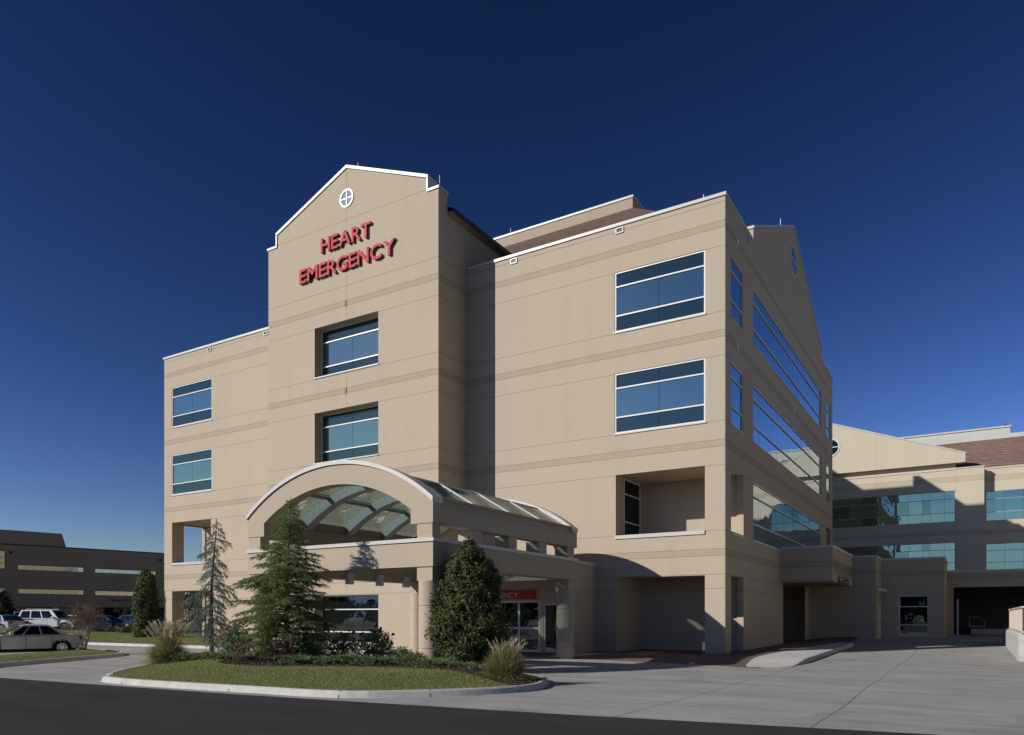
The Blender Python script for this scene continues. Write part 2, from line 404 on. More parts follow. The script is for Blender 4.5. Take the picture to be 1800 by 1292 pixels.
# ================================================================== GROUND
gm = MB(); gm.face([(-900, -900, -.32), (900, -900, -.32), (900, 900, -.32), (-900, 900, -.32)])
tag(gm.build('ground', M['earth']), kind='structure')
sheet('drive', -46, 34, -26, 50, 1.0, M['concrete'])
edge = [(-120, -28.5), (-60, -24.6), (-30, -22.75), (-15.0, -22.0), (-10.8, -21.82), (-4.7, -21.52), (-.7, -21.15), (3.0, -20.8), (7.6, -20.17), (9.8, -19.84), (20, -18.3), (60, -12.5)]
rm = MB(); rm.strip([(x, y, -.145) for x, y in edge], [(x, y - 15, -.145) for x, y in edge])
tag(rm.build('road', M['asphalt']), kind='structure')
sheet('parking_lot', -128, -46, -22, 70, 2.0, M['lot'], .004)
sheet('opposite_parking_lot', -70, 60, -110, -37, 40, M['lot'], -.05, lambda x, y: -.15)

# brick paving: left pavement and entrance plaza
def fplaza(x, y):
    q = smooth01((x - .5) / 2); e = smooth01((y - front(x) - 1.7 * q) / (1.9 + .9 * q))
    return hh(x, y) + .155 * e + .006
FP = [(-14.4, -4.0), (-5.3, -4.0), (-3.2, -4.35), (-.5, -4.95), (1.2, -5.45), (2.3, -6.0), (3.0, -6.2)]
def front(x): return float(np.interp(x, [p[0] for p in FP], [p[1] for p in FP]))
pm = MB(); cols = [-14.4 + .29 * i for i in range(61)]
rows = [[(x, front(x) + (1.9 * k / 10 if k <= 10 else 1.9 + (21 - front(x) - 1.9) * (k - 10) / 14)) for k in range(25)] for x in cols]
for A, B in zip(rows, rows[1:]): pm.strip([(x, y, fplaza(x, y)) for x, y in A], [(x, y, fplaza(x, y)) for x, y in B])
tag(pm.build('brick_plaza', M['brick']), kind='structure')
sheet('brick_pavement', -120, -14.4, -5.32, -3.3, .67, M['brick'], 0, lambda x, y: hh(x, y) + .15)
def fwalk(x, y): return fplaza(min(x, 3.0), y) + .012
XL = [(-6.05, 2.45), (-4.4, 2.0), (-3, 1.85), (-1, 1.78), (1.3, 1.85), (2.7, 1.95), (7.3, 2.4), (12, 2.9)]
wm_ = MB(); wy = [-6.02 + .3 * i for i in range(61)]
def wrow(y):
    a = float(np.interp(y, [p[0] for p in XL], [p[1] for p in XL])); b = 3.55 if y > -4.6 else 3.55 - (y + 4.6) ** 2 * .45
    return [(a + (b - a) * k / 8, y) for k in range(9)]
for ya, yb in zip(wy, wy[1:]): wm_.strip([(x, y, fwalk(x, y)) for x, y in wrow(ya)], [(x, y, fwalk(x, y)) for x, y in wrow(yb)])
tag(wm_.build('ramp_walk', M['walk']), kind='structure')
km = MB()
xb = lambda y: 3.55 if y > -4.6 else 3.55 - (y + 4.6) ** 2 * .45
ys = [-5.95 + .25 * i for i in range(72)]
km.strip([(xb(y), y, fwalk(3.55, y) + .003) for y in ys], [(xb(y) + .15, y, fwalk(3.55, y) + .001) for y in ys]); km.strip([(xb(y) + .15, y, fwalk(3.55, y) + .001) for y in ys], [(xb(y) + .20, y, hh(3.7, y) - .02) for y in ys])
tag(km.build('ramp_kerb', M['kerb']), kind='structure')
km = MB(); xs = [-120 + 2 * i for i in range(53)]
for A, B in ((( -5.32, .15), (-5.46, .15)), ((-5.46, .15), (-5.52, -.02))):
    km.strip([(x, A[0], hh(x, A[0]) + A[1] + .004) for x in xs], [(x, B[0], hh(x, B[0]) + B[1]) for x in xs])
tag(km.build('pavement_kerb', M['kerb']), kind='structure')

# ---- planted island
def catmull(pts, n=8, closed=True):
    out = []; N = len(pts)
    for i in range(N if closed else N - 1):
        g = lambda k: pts[(i + k) % N] if closed else pts[max(0, min(N - 1, i + k))]
        a, b, c, d = g(-1), g(0), g(1), g(2)
        for k in range(n):
            t = k / n
            out.append(tuple(.5 * (2 * b[q] + (c[q] - a[q]) * t + (2 * a[q] - 5 * b[q] + 4 * c[q] - d[q]) * t * t + (3 * b[q] - a[q] - 3 * c[q] + d[q]) * t ** 3) for q in (0, 1)))
    return out
def inset(poly, d):
    n = len(poly); out = []
    for i in range(n):
        a, b = poly[i - 1], poly[(i + 1) % n]; dx, dy = b[0] - a[0], b[1] - a[1]; l = math.hypot(dx, dy) or 1
        out.append((poly[i][0] - dy / l * d, poly[i][1] + dx / l * d))   # counter-clockwise polygons shrink
    return out
def seg_dist(p, poly):
    P = np.asarray(poly); Q = np.roll(P, -1, 0); d = Q - P; p = np.atleast_2d(p)
    t = np.clip(((p[:, None] - P) * d).sum(-1) / np.maximum((d * d).sum(-1), 1e-9), 0, 1)
    return np.linalg.norm(p[:, None] - (P + d * t[..., None]), axis=-1).min(1)
def inpoly(p, poly):
    p = np.atleast_2d(p); P = np.asarray(poly); Q = np.roll(P, -1, 0); c = np.zeros(len(p), bool)
    for (x1, y1), (x2, y2) in zip(P, Q):
        k = ((y1 > p[:, 1]) != (y2 > p[:, 1])); k &= p[:, 0] < (x2 - x1) * (p[:, 1] - y1) / ((y2 - y1) if y2 != y1 else 1e-9) + x1; c ^= k
    return c
def kerb_ring(name, poly, width=.15, hgt=.15, mat='kerb'):
    A = poly; B = inset(poly, .05); C = inset(poly, .08); D = inset(poly, .05 + width); k = MB()
    rings = [[(x, y, -.16) for x, y in A], [(x, y, -.15 + hgt * .8) for x, y in B], [(x, y, -.15 + hgt) for x, y in C], [(x, y, -.15 + hgt) for x, y in D], [(x, y, -.1) for x, y in D]]
    for a, b in zip(rings, rings[1:]): k.strip(a, b, 0, True)
    for q in range(0, len(poly), 11):
        p0, p1, p2 = rings[0][q], rings[2][q], rings[3][q]; nx_, ny_ = rings[0][q - 1][0] - p0[0], rings[0][q - 1][1] - p0[1]; l_ = math.hypot(nx_, ny_) or 1; nx_, ny_ = nx_ / l_ * .012, ny_ / l_ * .012; ox, oy = (p0[0] - p2[0]) * .03, (p0[1] - p2[1]) * .03
        P3 = [(p0[0] + ox, p0[1] + oy, -.15), (p1[0] + ox, p1[1] + oy, p1[2] + .003), (p2[0], p2[1], p2[2] + .003)]
        k.strip([(x - nx_, y - ny_, z) for x, y, z in P3], [(x + nx_, y + ny_, z) for x, y, z in P3], 1)
    return tag(k.build(name, [M[mat], M['seam']]), kind='structure'), D
def lawn_of(name, D, fz, blades, bed=None, vis=None):
    cx_ = sum(p[0] for p in D) / len(D); cy_ = sum(p[1] for p in D) / len(D); k = MB(); S = (1, .9, .75, .55, .3, .05)
    rg = [[(cx_ + (x - cx_) * s, cy_ + (y - cy_) * s) for x, y in D] for s in S]
    rg = [[(x, y, fz(x, y)) for x, y in r_] for r_ in rg]
    for a, b in zip(rg, rg[1:]): k.strip(a, b, 0, True)
    tag(k.build(name, M['turf']), kind='structure')
    if blades:
        D_ = np.array(D); lo_, hi = D_.min(0), D_.max(0); P = rng.uniform(lo_, hi, (blades, 2)); ok = inpoly(P, D)
        if bed is not None: ok &= ~inpoly(P, bed)
        if vis is not None: ok &= vis(P)
        P = P[ok]; z = np.array([fz(*p) for p in P])
        V = needles(np.c_[P, z - .01], np.tile([0, 0, 1.], (len(P), 1)), .048, .013, .42, .5)
        tag(quads(name + '_grass', V, M['blade']), 'short mown green grass growing on the ' + ('large kerbed island in front of the entrance canopy' if blades > 40000 else 'narrow kerbed strip beside the champagne sedan'), 'grass', kind='stuff')
ISL = [(-11.62, -20.85), (-11.1, -21.25), (-9.6, -21.42), (-7.3, -21.32), (-5.2, -21.15), (-3.2, -21.02), (-2.2, -20.68), (-1.35, -19.95), (-.5, -19.0), (.08, -17.95), (.22, -17.0), (-.1, -16.0), (-.7, -14.9), (-2.0, -13.9), (-4.2, -13.2), (-9, -12.9), (-14.2, -12.3), (-18.2, -11.9), (-19.3, -12.4), (-19.0, -13.4), (-17.6, -14.9), (-15.8, -16.8), (-14.0, -18.8), (-12.5, -20.3)]
ISLP = catmull(ISL, 6)
_, ISLD = kerb_ring('island_kerb', ISLP)
def iz(x, y):
    d = float(seg_dist([(x, y)], ISLD)[0]); return -.03 + .22 * smooth01(d / 2.6)
BED = catmull([(-12.0, -16.6), (-10.9, -17.7), (-9.5, -18.2), (-8.2, -18.1), (-7.2, -17.6), (-6.2, -17.05), (-4.94, -16.75), (-3.57, -16.70), (-2.3, -16.85), (-1.28, -17.12), (-.6, -17.38), (-.12, -17.62), (.0, -17.3), (0.02, -16.9), (-.35, -15.9), (-2.2, -14.2), (-4.2, -13.5), (-9, -13.2), (-14, -12.6), (-18, -12.2), (-18.7, -12.7), (-17, -14.8), (-15.8, -16.1), (-14.6, -16.0), (-13.4, -15.9)], 5)
lawn_of('island_lawn', ISLD, iz, 230000, BED, lambda P: P[:, 1] < -14)
bx = MB()
cxb, cyb = -8.0, -14.9
rg = [[(cxb + (x - cxb) * s, cyb + (y - cyb) * s) for x, y in BED] for s in (1, .97, .85, .7, .5, .25, .03)]
rg = [[(x, y, iz(x, y) + (.0 if k == 0 else .035)) for x, y in r_] for k, r_ in enumerate(rg)]
for a, b in zip(rg, rg[1:]): bx.strip(a, b, 0, True)
tag(bx.build('planting_bed', M['mulch']), kind='structure')
P = rng.uniform((-19, -18.5), (.3, -12), (26000, 2)); P = P[inpoly(P, BED)]; z = np.array([iz(*p) for p in P]) + .045
tag(quads('mulch', leaves(np.c_[P, z], np.tile([0, 0, 1.], (len(P), 1)), .075, .03, .45, .6), M['chip']), 'loose brown bark mulch covering the planting bed of the island', 'mulch', kind='stuff')

LI = [(-20.3, -19.75), (-19.9, -20.6), (-19.3, -21.6), (-22.0, -22.0), (-25, -21.8), (-25.5, -19), (-25.9, -15.8), (-26.4, -13.0), (-25.7, -12.45), (-24.95, -12.6), (-24.2, -13.2), (-23.3, -14.3), (-21.75, -17.0)]
LI = [(-18.5, -22.1), (-20.21, -19.68), (-21.69, -16.97), (-23.3, -13.96), (-24.3, -12.7), (-25.3, -12.0), (-26.6, -11.4), (-28.6, -11.2), (-29.9, -11.4), (-29.6, -12.3), (-27.8, -14.8), (-25.8, -18.6), (-24.2, -22.2)]
LIP = catmull(LI[::-1], 5)
if sum(a[0] * b[1] - b[0] * a[1] for a, b in zip(LIP, LIP[1:] + LIP[:1])) < 0: LIP = LIP[::-1]
_, LID = kerb_ring('strip_kerb', LIP)
def lz(x, y):
    d = float(seg_dist([(x, y)], LID)[0]); return -.04 + .12 * smooth01(d / 1.5)
lawn_of('strip_lawn', LID, lz, 36000)
# lawn between the brown building's car park and the hospital
def fl(x, y): return hh(x, y) + .15 + .22 * smooth01((y + 3.3) / 2.5) * smooth01((-14.6 - x) / 3)
sheet('side_lawn', -62, -26.6, -3.3, -.02, .55, M['turf'], .0, fl)
sheet('far_side_lawn', -54, -40.4, -.02, 7.0, .6, M['turf'], .0, fl)
P = np.c_[rng.uniform(-56, -26.6, 26000), rng.uniform(-3.3, -.1, 26000)]; z = np.array([fl(*p) for p in P])
tag(quads('side_lawn_grass', needles(np.c_[P, z - .01], np.tile([0, 0, 1.], (len(P), 1)), .07, .03, .4, .4), M['blade']), 'short green grass on the low bank beside the hospital corner', 'grass', kind='stuff')

# ================================================================== HOSPITAL
def wallgrid(mb, P, u0, u1, z0, z1, ops, mi=0):
    us = sorted({u0, u1, *[o[0] for o in ops], *[o[1] for o in ops]}); zs = sorted({z0, z1, *[o[2] for o in ops], *[o[3] for o in ops]})
    for a, b in zip(us, us[1:]):
        for c, d in zip(zs, zs[1:]):
            um, zm = (a + b) / 2, (c + d) / 2
            if any(o[0] < um < o[1] and o[2] < zm < o[3] for o in ops): continue
            mb.face([P(a, c, 0), P(b, c, 0), P(b, d, 0), P(a, d, 0)], mi)
    for o in ops:
        d = o[4]
        mb.face([P(o[0], o[2], 0), P(o[0], o[3], 0), P(o[0], o[3], d), P(o[0], o[2], d)], mi); mb.face([P(o[1], o[2], 0), P(o[1], o[2], d), P(o[1], o[3], d), P(o[1], o[3], 0)], mi)
        mb.face([P(o[0], o[3], 0), P(o[1], o[3], 0), P(o[1], o[3], d), P(o[0], o[3], d)], mi); mb.face([P(o[0], o[2], 0), P(o[0], o[2], d), P(o[1], o[2], d), P(o[1], o[2], 0)], mi)
def window(parent, P, u0, u1, z0, z1, d, us, zs, fw=.07, mats=('vision', 'spandrel'), rows=None, sill=True, frame='white', jit=0.0, vm=None, thin=.02, name='window', vary=None):
    """frame mesh with pane and sill children. us: inner verticals, zs: inner horizontals (low to high)"""
    f = MB()
    def bar(a, b, c, e, t0, t1):
        p = [P(a, c, t0), P(b, c, t0), P(b, e, t0), P(a, e, t0), P(a, c, t1), P(b, c, t1), P(b, e, t1), P(a, e, t1)]; i = len(f.v); f.v += p
        for q in ((0, 1, 2, 3), (7, 6, 5, 4), (0, 4, 5, 1), (1, 5, 6, 2), (2, 6, 7, 3), (3, 7, 4, 0)): f.f.append(tuple(i + k for k in q)); f.m.append(0)
    t0, t1 = d - .055, d + .02
    bar(u0, u0 + fw, z0, z1, t0, t1); bar(u1 - fw, u1, z0, z1, t0, t1)
    bar(u0 + fw, u1 - fw, z0, z0 + fw, t0, t1); bar(u0 + fw, u1 - fw, z1 - fw, z1, t0, t1)
    for z in zs: bar(u0 + fw, u1 - fw, z - fw * .45, z + fw * .45, t0 - .004, t1)
    wobj = f.build(name, M[frame], parent)
    g = MB(); vv = [u0 + fw] + list(us) + [u1 - fw]; hz = [z0 + fw] + list(zs) + [z1 - fw]
    mm = [M[m_] for m_ in mats] + [M['dark']]
    for i, (a, b) in enumerate(zip(vv, vv[1:])):
        a_ = a + (thin / 2 if i else 0); b_ = b - (thin / 2 if i < len(vv) - 2 else 0)
        for j, (c, e) in enumerate(zip(hz, hz[1:])):
            mi = rows[j] if rows else (0 if j == 1 else 1)
            if vary: mi = random.choice(vary)
            q = [random.uniform(-jit, jit) for _ in range(3)]; q.append(q[0] - q[1] + q[2]); D_ = d - .008
            g.face([P(a_, c, D_ + q[0]), P(b_, c, D_ + q[1]), P(b_, e, D_ + q[2]), P(a_, e, D_ + q[3])], mi)
    g.face([P(u0 + fw, z0 + fw, d + .012), P(u1 - fw, z0 + fw, d + .012), P(u1 - fw, z1 - fw, d + .012), P(u0 + fw, z1 - fw, d + .012)], len(mm) - 1)
    g.build('pane', mm, wobj)
    if sill:
        s_ = MB(); a, b = u0 - .04, u1 + .04
        p = [P(a, z0 - .07, -.05), P(b, z0 - .07, -.05), P(b, z0 - .004, -.05), P(a, z0 - .004, -.05), P(a, z0 - .07, -.003), P(b, z0 - .07, -.003), P(b, z0 + .0, d), P(a, z0 + .0, d)]
        s_.face(p[:4]); s_.face([p[0], p[1], p[5], p[4]]); s_.face([p[3], p[2], p[6], p[7]]); s_.face([p[0], p[3], p[7], p[4]]); s_.face([p[1], p[5], p[6], p[2]])
        s_.build('sill', M['coping'], wobj)
    return wobj
hosp = empty('hospital_building', (-20.1, 0, 0))
tag(hosp, 'tall tan stucco hospital with gabled central tower and red rooftop lettering over the front', 'hospital')
hosp.location = (0, 0, 0)
PF = lambda u, z, d: (u, d, z)             # front wall, y = 0
PR = lambda u, z, d: (-d, u, z)            # right wall, x = 0
PL = lambda u, z, d: (-40.2 + d, u, z)     # left wall
PB = lambda u, z, d: (u, 29.9 - d, z)
TOPW = 20.13
wins = [(-5.24, -.88), (-39.32, -34.90)]
ZW = [(10.33, 13.18), (15.14, 17.98)]
wb = MB()
ops = [(a, b, z0, z1, .1) for a, b in wins for z0, z1 in ZW]
ops += [(-5.18, -.9, 5.43, 8.37, .3), (-39.3, -35.0, 5.43, 8.37, .3), (-5.18, -.9, -.3, 3.5, .3), (-39.3, -35.0, -.3, 3.5, .3)]
wallgrid(wb, PF, -40.2, 0, -.3, TOPW, ops)
sops = [(.94, 3.08, z0, z1, .1) for z0, z1 in ZW] + [(5.0, 24.86, z0, z1, .1) for z0, z1 in ZW] + [(27.0, 29.1, z0, z1, .1) for z0, z1 in ZW]
lops = [q for q in sops if q[0] != 5.0]
sops += [(5.0, 24.86, 5.43, 8.37, .1), (27.0, 29.1, 5.43, 8.37, .6), (.94, 3.11, 5.43, 8.37, .3), (.94, 3.11, -.3, 3.5, .3), (11.9, 18.6, -.3, 3.62, .02)]
lops += [(.94, 3.11, 5.43, 8.37, .3), (.94, 3.11, -.3, 3.5, .3)]
wallgrid(wb, PR, 0, 29.9, -.3, TOPW, sops)
wallgrid(wb, PL, 0, 29.9, -.3, TOPW, lops)
wallgrid(wb, PB, -40.2, 0, -.3, TOPW, [])
# corner loggias: inner faces
for (xo, xi, sgn) in ((-5.18, -.3, 1), (-35.0, -39.9, -1)):
    for (z0, z1) in ((5.2, 8.42), (-.02, 3.55)):
        a, b = min(xo, xi), max(xo, xi)
        wb.face([(a, 3.21, z0), (b, 3.21, z0), (b, 3.21, z1), (a, 3.21, z1)])              # back
        wb.face([(a, .3, z1), (b, .3, z1), (b, 3.21, z1), (a, 3.21, z1)])                  # ceiling
        wb.face([(a, .3, z0), (b, .3, z0), (b, 3.21, z0), (a, 3.21, z0)])                  # floor
        wb.face([(xo, .3, z0), (xo, 3.21, z0), (xo, 3.21, z1), (xo, .3, z1)])              # inner side
        if z0 > 1:
            wb.face([(a, .3, z0), (b, .3, z0), (b, .3, 5.43), (a, .3, 5.43)])
            xs_ = xi; wb.face([(xs_, .3, z0), (xs_, 3.21, z0), (xs_, 3.21, 5.43), (xs_, .3, 5.43)])
    # corner pillar inner faces
    cx0, cx1 = ((-.9, -.0) if sgn == 1 else (-40.2, -39.3))
    for (z0, z1) in ((5.2, 8.42), (-.3, 3.55)):
        xin = -.9 if sgn == 1 else -39.3
        wb.face([(xin, .3, z0), (xin, .94, z0), (xin, .94, z1), (xin, .3, z1)])
        xe = -.3 if sgn == 1 else -39.9
        wb.face([(xin, .94, z0), (xe, .94, z0), (xe, .94, z1), (xin, .94, z1)])
        wb.face([(xe, 3.11, z0), (xe, 3.21, z0), (xe, 3.21, z1), (xe, 3.11, z1)])
wall = wb.build('outer_wall', M['wall'], hosp)
# windows in the plain walls
for a, b in wins:
    for z0, z1 in ZW:
        H_ = z1 - z0; window(hosp, PF, a, b, z0, z1, .085, [(a + b) / 2 - .0], [z0 + H_ * .27, z0 + H_ * .755])
for Pq, side in ((PR, 1), (PL, 0)):
    for z0, z1 in ZW:
        H_ = z1 - z0; hz = [z0 + H_ * .29, z0 + H_ * .75]
        for u0, u1 in ((.94, 3.08), (27.0, 29.1)): window(hosp, Pq, u0, u1, z0, z1, .085, [], hz, mats=('sideglass', 'sideglass'), jit=.001)
        if side: window(hosp, Pq, 5.0, 24.86, z0, z1, .085, [5 + 19.86 * k / 14 for k in range(1, 14)], hz, mats=('sideglass', 'sideglass'), jit=.004)
H_ = 2.94; window(hosp, PR, 5.0, 24.86, 5.43, 8.37, .085, [5 + 19.86 * k / 14 for k in range(1, 14)], [5.43 + H_ * .29, 5.43 + H_ * .75], mats=('sideglass', 'sideglass'), jit=.004)
window(hosp, lambda u, z, d: (-d, u, z), 27.0, 29.1, 5.43, 8.37, .6, [], [6.3, 7.6], mats=('darkglass', 'darkglass'))
PLG = lambda u, z, d: (-5.18 - d + .09, u, z)
window(hosp, PLG, .87, 2.98, 5.44, 8.36, .085, [], [6.27, 7.62], mats=('darkglass', 'darkglass'), sill=False, frame='lamp')
# loggia sills
for (a, b) in ((-5.18, -.9), (-39.3, -35.0)):
    s_ = MB(); s_.box(a - .03, b + .0, -.06, .32, 5.435, 5.50); s_.box(a - .03, b, -.06, -.004, 5.33, 5.435); s_.build('sill', M['coping'], hosp)
for x0, x1 in ((-.32, .06), (-40.26, -39.88)):
    s_ = MB(); s_.box(x0, x1, .95, 3.10, 5.435, 5.49); s_.box(.004 if x0 > -1 else -40.26, .06 if x0 > -1 else -40.204, .95, 3.10, 5.35, 5.435); s_.build('sill', M['coping'], hosp)
# parapet coping
for bx_ in ((-40.26, -26.43, -.06, .5), (-13.74, .06, -.06, .5), (-.5, .06, .503, 5.0), (-40.26, -39.7, .503, 5.0), (-.5, .06, 24.95, 29.96), (-40.26, -39.7, 24.95, 29.96), (-39.697, -.503, 29.4, 29.96)):
    cp = MB(); cp.box(*bx_, TOPW, 20.27); cp.build('parapet_coping', M['coping'], hosp)
rf = MB(); rf.face([(-40.0, .3, 19.3), (-.2, .3, 19.3), (-.2, 29.6, 19.3), (-40.0, 29.6, 19.3)]); rf.build('roof_deck', M['grey'], hosp)
for xx in (-40.0, ):
    pass
# inner parapet faces
for x0, x1, y0, y1 in ((-40.1, -26.45, .45, .5), (-13.7, -.1, .45, .5), (-.5, -.45, .5, 29.4), (-39.75, -39.7, .5, 29.4)):
    ip = MB(); ip.box(x0, x1, y0, y1, 19.31, TOPW - .003); ip.build('parapet_wall', M['stucco'], hosp)
# scuppers
for x in (-10.83, -4.98, -35.15, -29.5):
    f = MB(); a = .20; f.box(x - a, x + a, -.05, -.003, 20.00, 20.05); f.box(x - a, x + a, -.05, -.003, 19.78, 19.83); f.box(x - a, x - a + .06, -.05, -.003, 19.83, 20.0); f.box(x + a - .06, x + a, -.05, -.003, 19.83, 20.0)
    o = f.build('scupper', M['coping'], hosp); g = MB(); g.face([(x - a + .06, -.006, 19.83), (x + a - .06, -.006, 19.83), (x + a - .06, -.006, 20.0), (x - a + .06, -.006, 20.0)]); g.build('outlet', M['dark'], o)
for y in (4.1, 28.3):
    f = MB(); f.box(.003, .05, y - .18, y + .18, 19.80, 20.02); o = f.build('scupper', M['grey'], hosp)
# small vents in the bands
for x, zc in ((-20.1, 18.93), (-20.1, 14.12)):
    f = MB(); f.box(x - .16, x + .02, -2.50, -2.473, zc - .16, zc + .16); f.build('band_vent', M['ventbrown'], hosp)
for y, zc in ((2.05, 18.93), (2.05, 14.12), (28.0, 18.93), (28.0, 14.12), (15, 14.12)):
    f = MB(); f.box(.003, .03, y - .14, y + .14, zc - .14, zc + .14); f.build('band_vent', M['lamp'], hosp)

# ---- side gables
for sx, xf in ((1, 0.0), (-1, -40.2)):
    g = MB(); x_in = xf - sx * .75
    poly = [(5.0, 20.13), (24.95, 20.13), (24.95, 20.88), (14.85, 25.30), (5.0, 20.88)]
    g.prism(poly, lambda u, v, t: (t, u, v), x_in, xf); g.build('side_gable_wall', M['wall'], hosp)
    c = MB(); a, b = (x_in - .04 * sx, xf + .05 * sx)
    for (y0, z0_), (y1, z1_) in (((4.95, 20.88), (14.85, 25.30)), ((14.85, 25.30), (25.0, 20.88))):
        c.prism([(y0, z0_ + .003), (y1, z1_ + .003), (y1, z1_ + .14), (y0, z0_ + .14)], lambda u, v, t: (t, u, v), a, b)
    c.build('gable_coping', M['coping'], hosp)
    # round window
    f = MB(); n = 40
    def ring(r, x): return [(x, 14.85 + r * math.cos(2 * math.pi * k / n), 23.25 + r * math.sin(2 * math.pi * k / n)) for k in range(n)]
    xo = xf + .05 * sx
    f.strip(ring(.90, xf + .003 * sx), ring(.90, xo), 0, True); f.strip(ring(.90, xo), ring(.80, xo), 0, True); f.strip(ring(.80, xo), ring(.80, xf + .003 * sx), 0, True)
    for q in ((14.81, 14.89, 22.46, 24.04), (14.06, 15.64, 23.21, 23.29)): f.box(min(xf + .012 * sx, xf + .045 * sx), max(xf + .012 * sx, xf + .045 * sx), *q)
    o = f.build('round_window', M['white'], hosp); p = MB(); p.face(ring(.80, xf + .010 * sx)); p.build('pane', M['sideglass'], o)

# ---- central tower
TX0, TX1, TY = -26.38, -13.80, -2.47
PT = lambda u, z, d: (u, TY + d, z)
tb = MB()
TW = [(-22.55, -17.8, 10.36, 13.19), (-22.55, -17.8, 15.2, 18.0), (-22.55, -17.8, .22, 2.86)]
wallgrid(tb, PT, TX0, TX1, -.3, 23.36, [t + (.56,) for t in TW])
tb.prism([(-25.62, 23.36), (-14.52, 23.36), (-14.52, 24.05), (-20.08, 26.32), (-25.62, 24.05)], lambda u, v, t: (u, t, v), TY, TY + .76)
for x in (TX0, TX1):
    tb.face([(x, TY, -.3), (x, -1.71, -.3), (x, -1.71, 23.36), (x, TY, 23.36)])
    tb.face([(x, -1.71, -.3), (x, .02, -.3), (x, .02, 22.6), (x, -1.71, 22.6)]); tb.face([(x, .02, 19), (x, 9, 19), (x, 9, 22.6), (x, .02, 22.6)])
tb.face([(TX0, -1.71, 20), (TX1, -1.71, 20), (TX1, -1.71, 23.36), (TX0, -1.71, 23.36)])
tb.build('tower_wall', M['tower'], hosp)
c = MB()
def slab(x0, z0, x1, z1, th=.13, y0=TY - .06, y1=-1.67): c.prism([(x0, z0 + .003), (x1, z1 + .003), (x1, z1 + th), (x0, z0 + th)], lambda u, v, t: (u, t, v), y0, y1)
slab(-26.44, 23.36, -25.62, 23.36); slab(-14.52, 23.36, -13.74, 23.36)
slab(-25.70, 24.05, -20.08, 26.32, .17); slab(-20.08, 26.32, -14.44, 24.05, .17)
for x0, x1 in ((-25.70, -25.60), (-14.54, -14.44)): c.box(x0, x1, TY - .06, -1.67, 23.49, 24.05)
c.build('tower_coping', M['coping'], hosp)
for t in TW:
    H_ = t[3] - t[2]
    if t[2] > 1: window(hosp, PT, *t, .56, [(t[0] + t[1]) / 2], [t[2] + H_ * .25, t[2] + H_ * .745])
    else: window(hosp, PT, *t, .56, [(t[0] + t[1]) / 2], [.83, 2.08], mats=('doorglass', 'doorglass'))
f = MB(); n = 40
def ringt(r, y): return [(-20.07 + r * math.cos(2 * math.pi * k / n), y, 24.66 + r * math.sin(2 * math.pi * k / n)) for k in range(n)]
f.strip(ringt(.50, TY - .003), ringt(.50, TY - .05), 0, True); f.strip(ringt(.50, TY - .05), ringt(.41, TY - .05), 0, True); f.strip(ringt(.41, TY - .05), ringt(.41, TY - .003), 0, True)
f.box(-20.10, -20.04, TY - .04, TY - .015, 24.25, 25.07); f.box(-20.48, -19.66, TY - .037, TY - .015, 24.63, 24.69)
o = f.build('round_window', M['white'], hosp); p = MB(); p.face(ringt(.41, TY - .010)); p.build('pane', M['roundglass'], o)
# tower roof
r_ = MB()
for s in (-1, 1):
    xe = -20.09 + s * 6.62
    r_.face([(xe, -1.70, 22.62), (-20.09, -1.70, 25.7), (-20.09, 15, 25.7), (xe, 15, 22.62)])
r_.build('tower_roof', M['tile'], hosp)
for x0, x1 in ((-13.795, -13.44), (-26.74, -26.385)):
    e_ = MB(); e_.box(x0, x1, -1.66, 9, 22.36, 22.50)
    xq = -13.44 if x0 > -20 else -26.80
    e_.box(xq, xq + .06, -1.66, 9, 22.36, 22.60, 1); e_.build('eave', [M['stucco'], M['dark']], hosp)
# main hipped roof and penthouse
m = MB(); bz, tz = 19.6, 25.48; A = [(-39.4, .75), (-.8, .75), (-.8, 29.2), (-39.4, 29.2)]; T = [(-32.6, 8), (-7.61, 8), (-7.61, 21.9), (-32.6, 21.9)]
for i in range(4):
    j = (i + 1) % 4; m.face([A[i] + (bz,), A[j] + (bz,), T[j] + (tz,), T[i] + (tz,)])
m.build('roof', M['tile'], hosp)
m = MB(); m.box(-32.6, -7.61, 8.004, 21.9, 24.9, 26.10); m.build('penthouse_wall', M['stucco'], hosp)
m = MB(); m.box(-32.65, -7.56, 7.95, 21.95, 26.10, 26.22); m.build('penthouse_coping', M['coping'], hosp)
# unseen masses at the rear of the roof, shaped to shadow the wing
m = MB(); m.box(-20.0, -8.75, 22.1, 28.0, 19.4, 24.7); m.box(-8.74, -8.24, 22.1, 28.0, 19.4, 25.6); m.box(-28.0, -15.8, 22.0, 27.9, 19.4, 27.0); m.build('roof_shadow_mass', M['stucco'], hosp)
for x, y, z, l in ((-19.6, -2.1, 26.2, .45), (-14.15, -1.9, 23.5, .9), (-1.0, .15, 20.27, .25), (-.25, 3.2, 20.27, .45), (-.35, 12.9, 24.5, .55), (-16.0, 8.1, 26.2, .4)):
    m = MB(); m.tube([(x, y, z - .02), (x, y, z + l)], .022, 6); m.build('lightning_rod', M['lamp'], hosp)

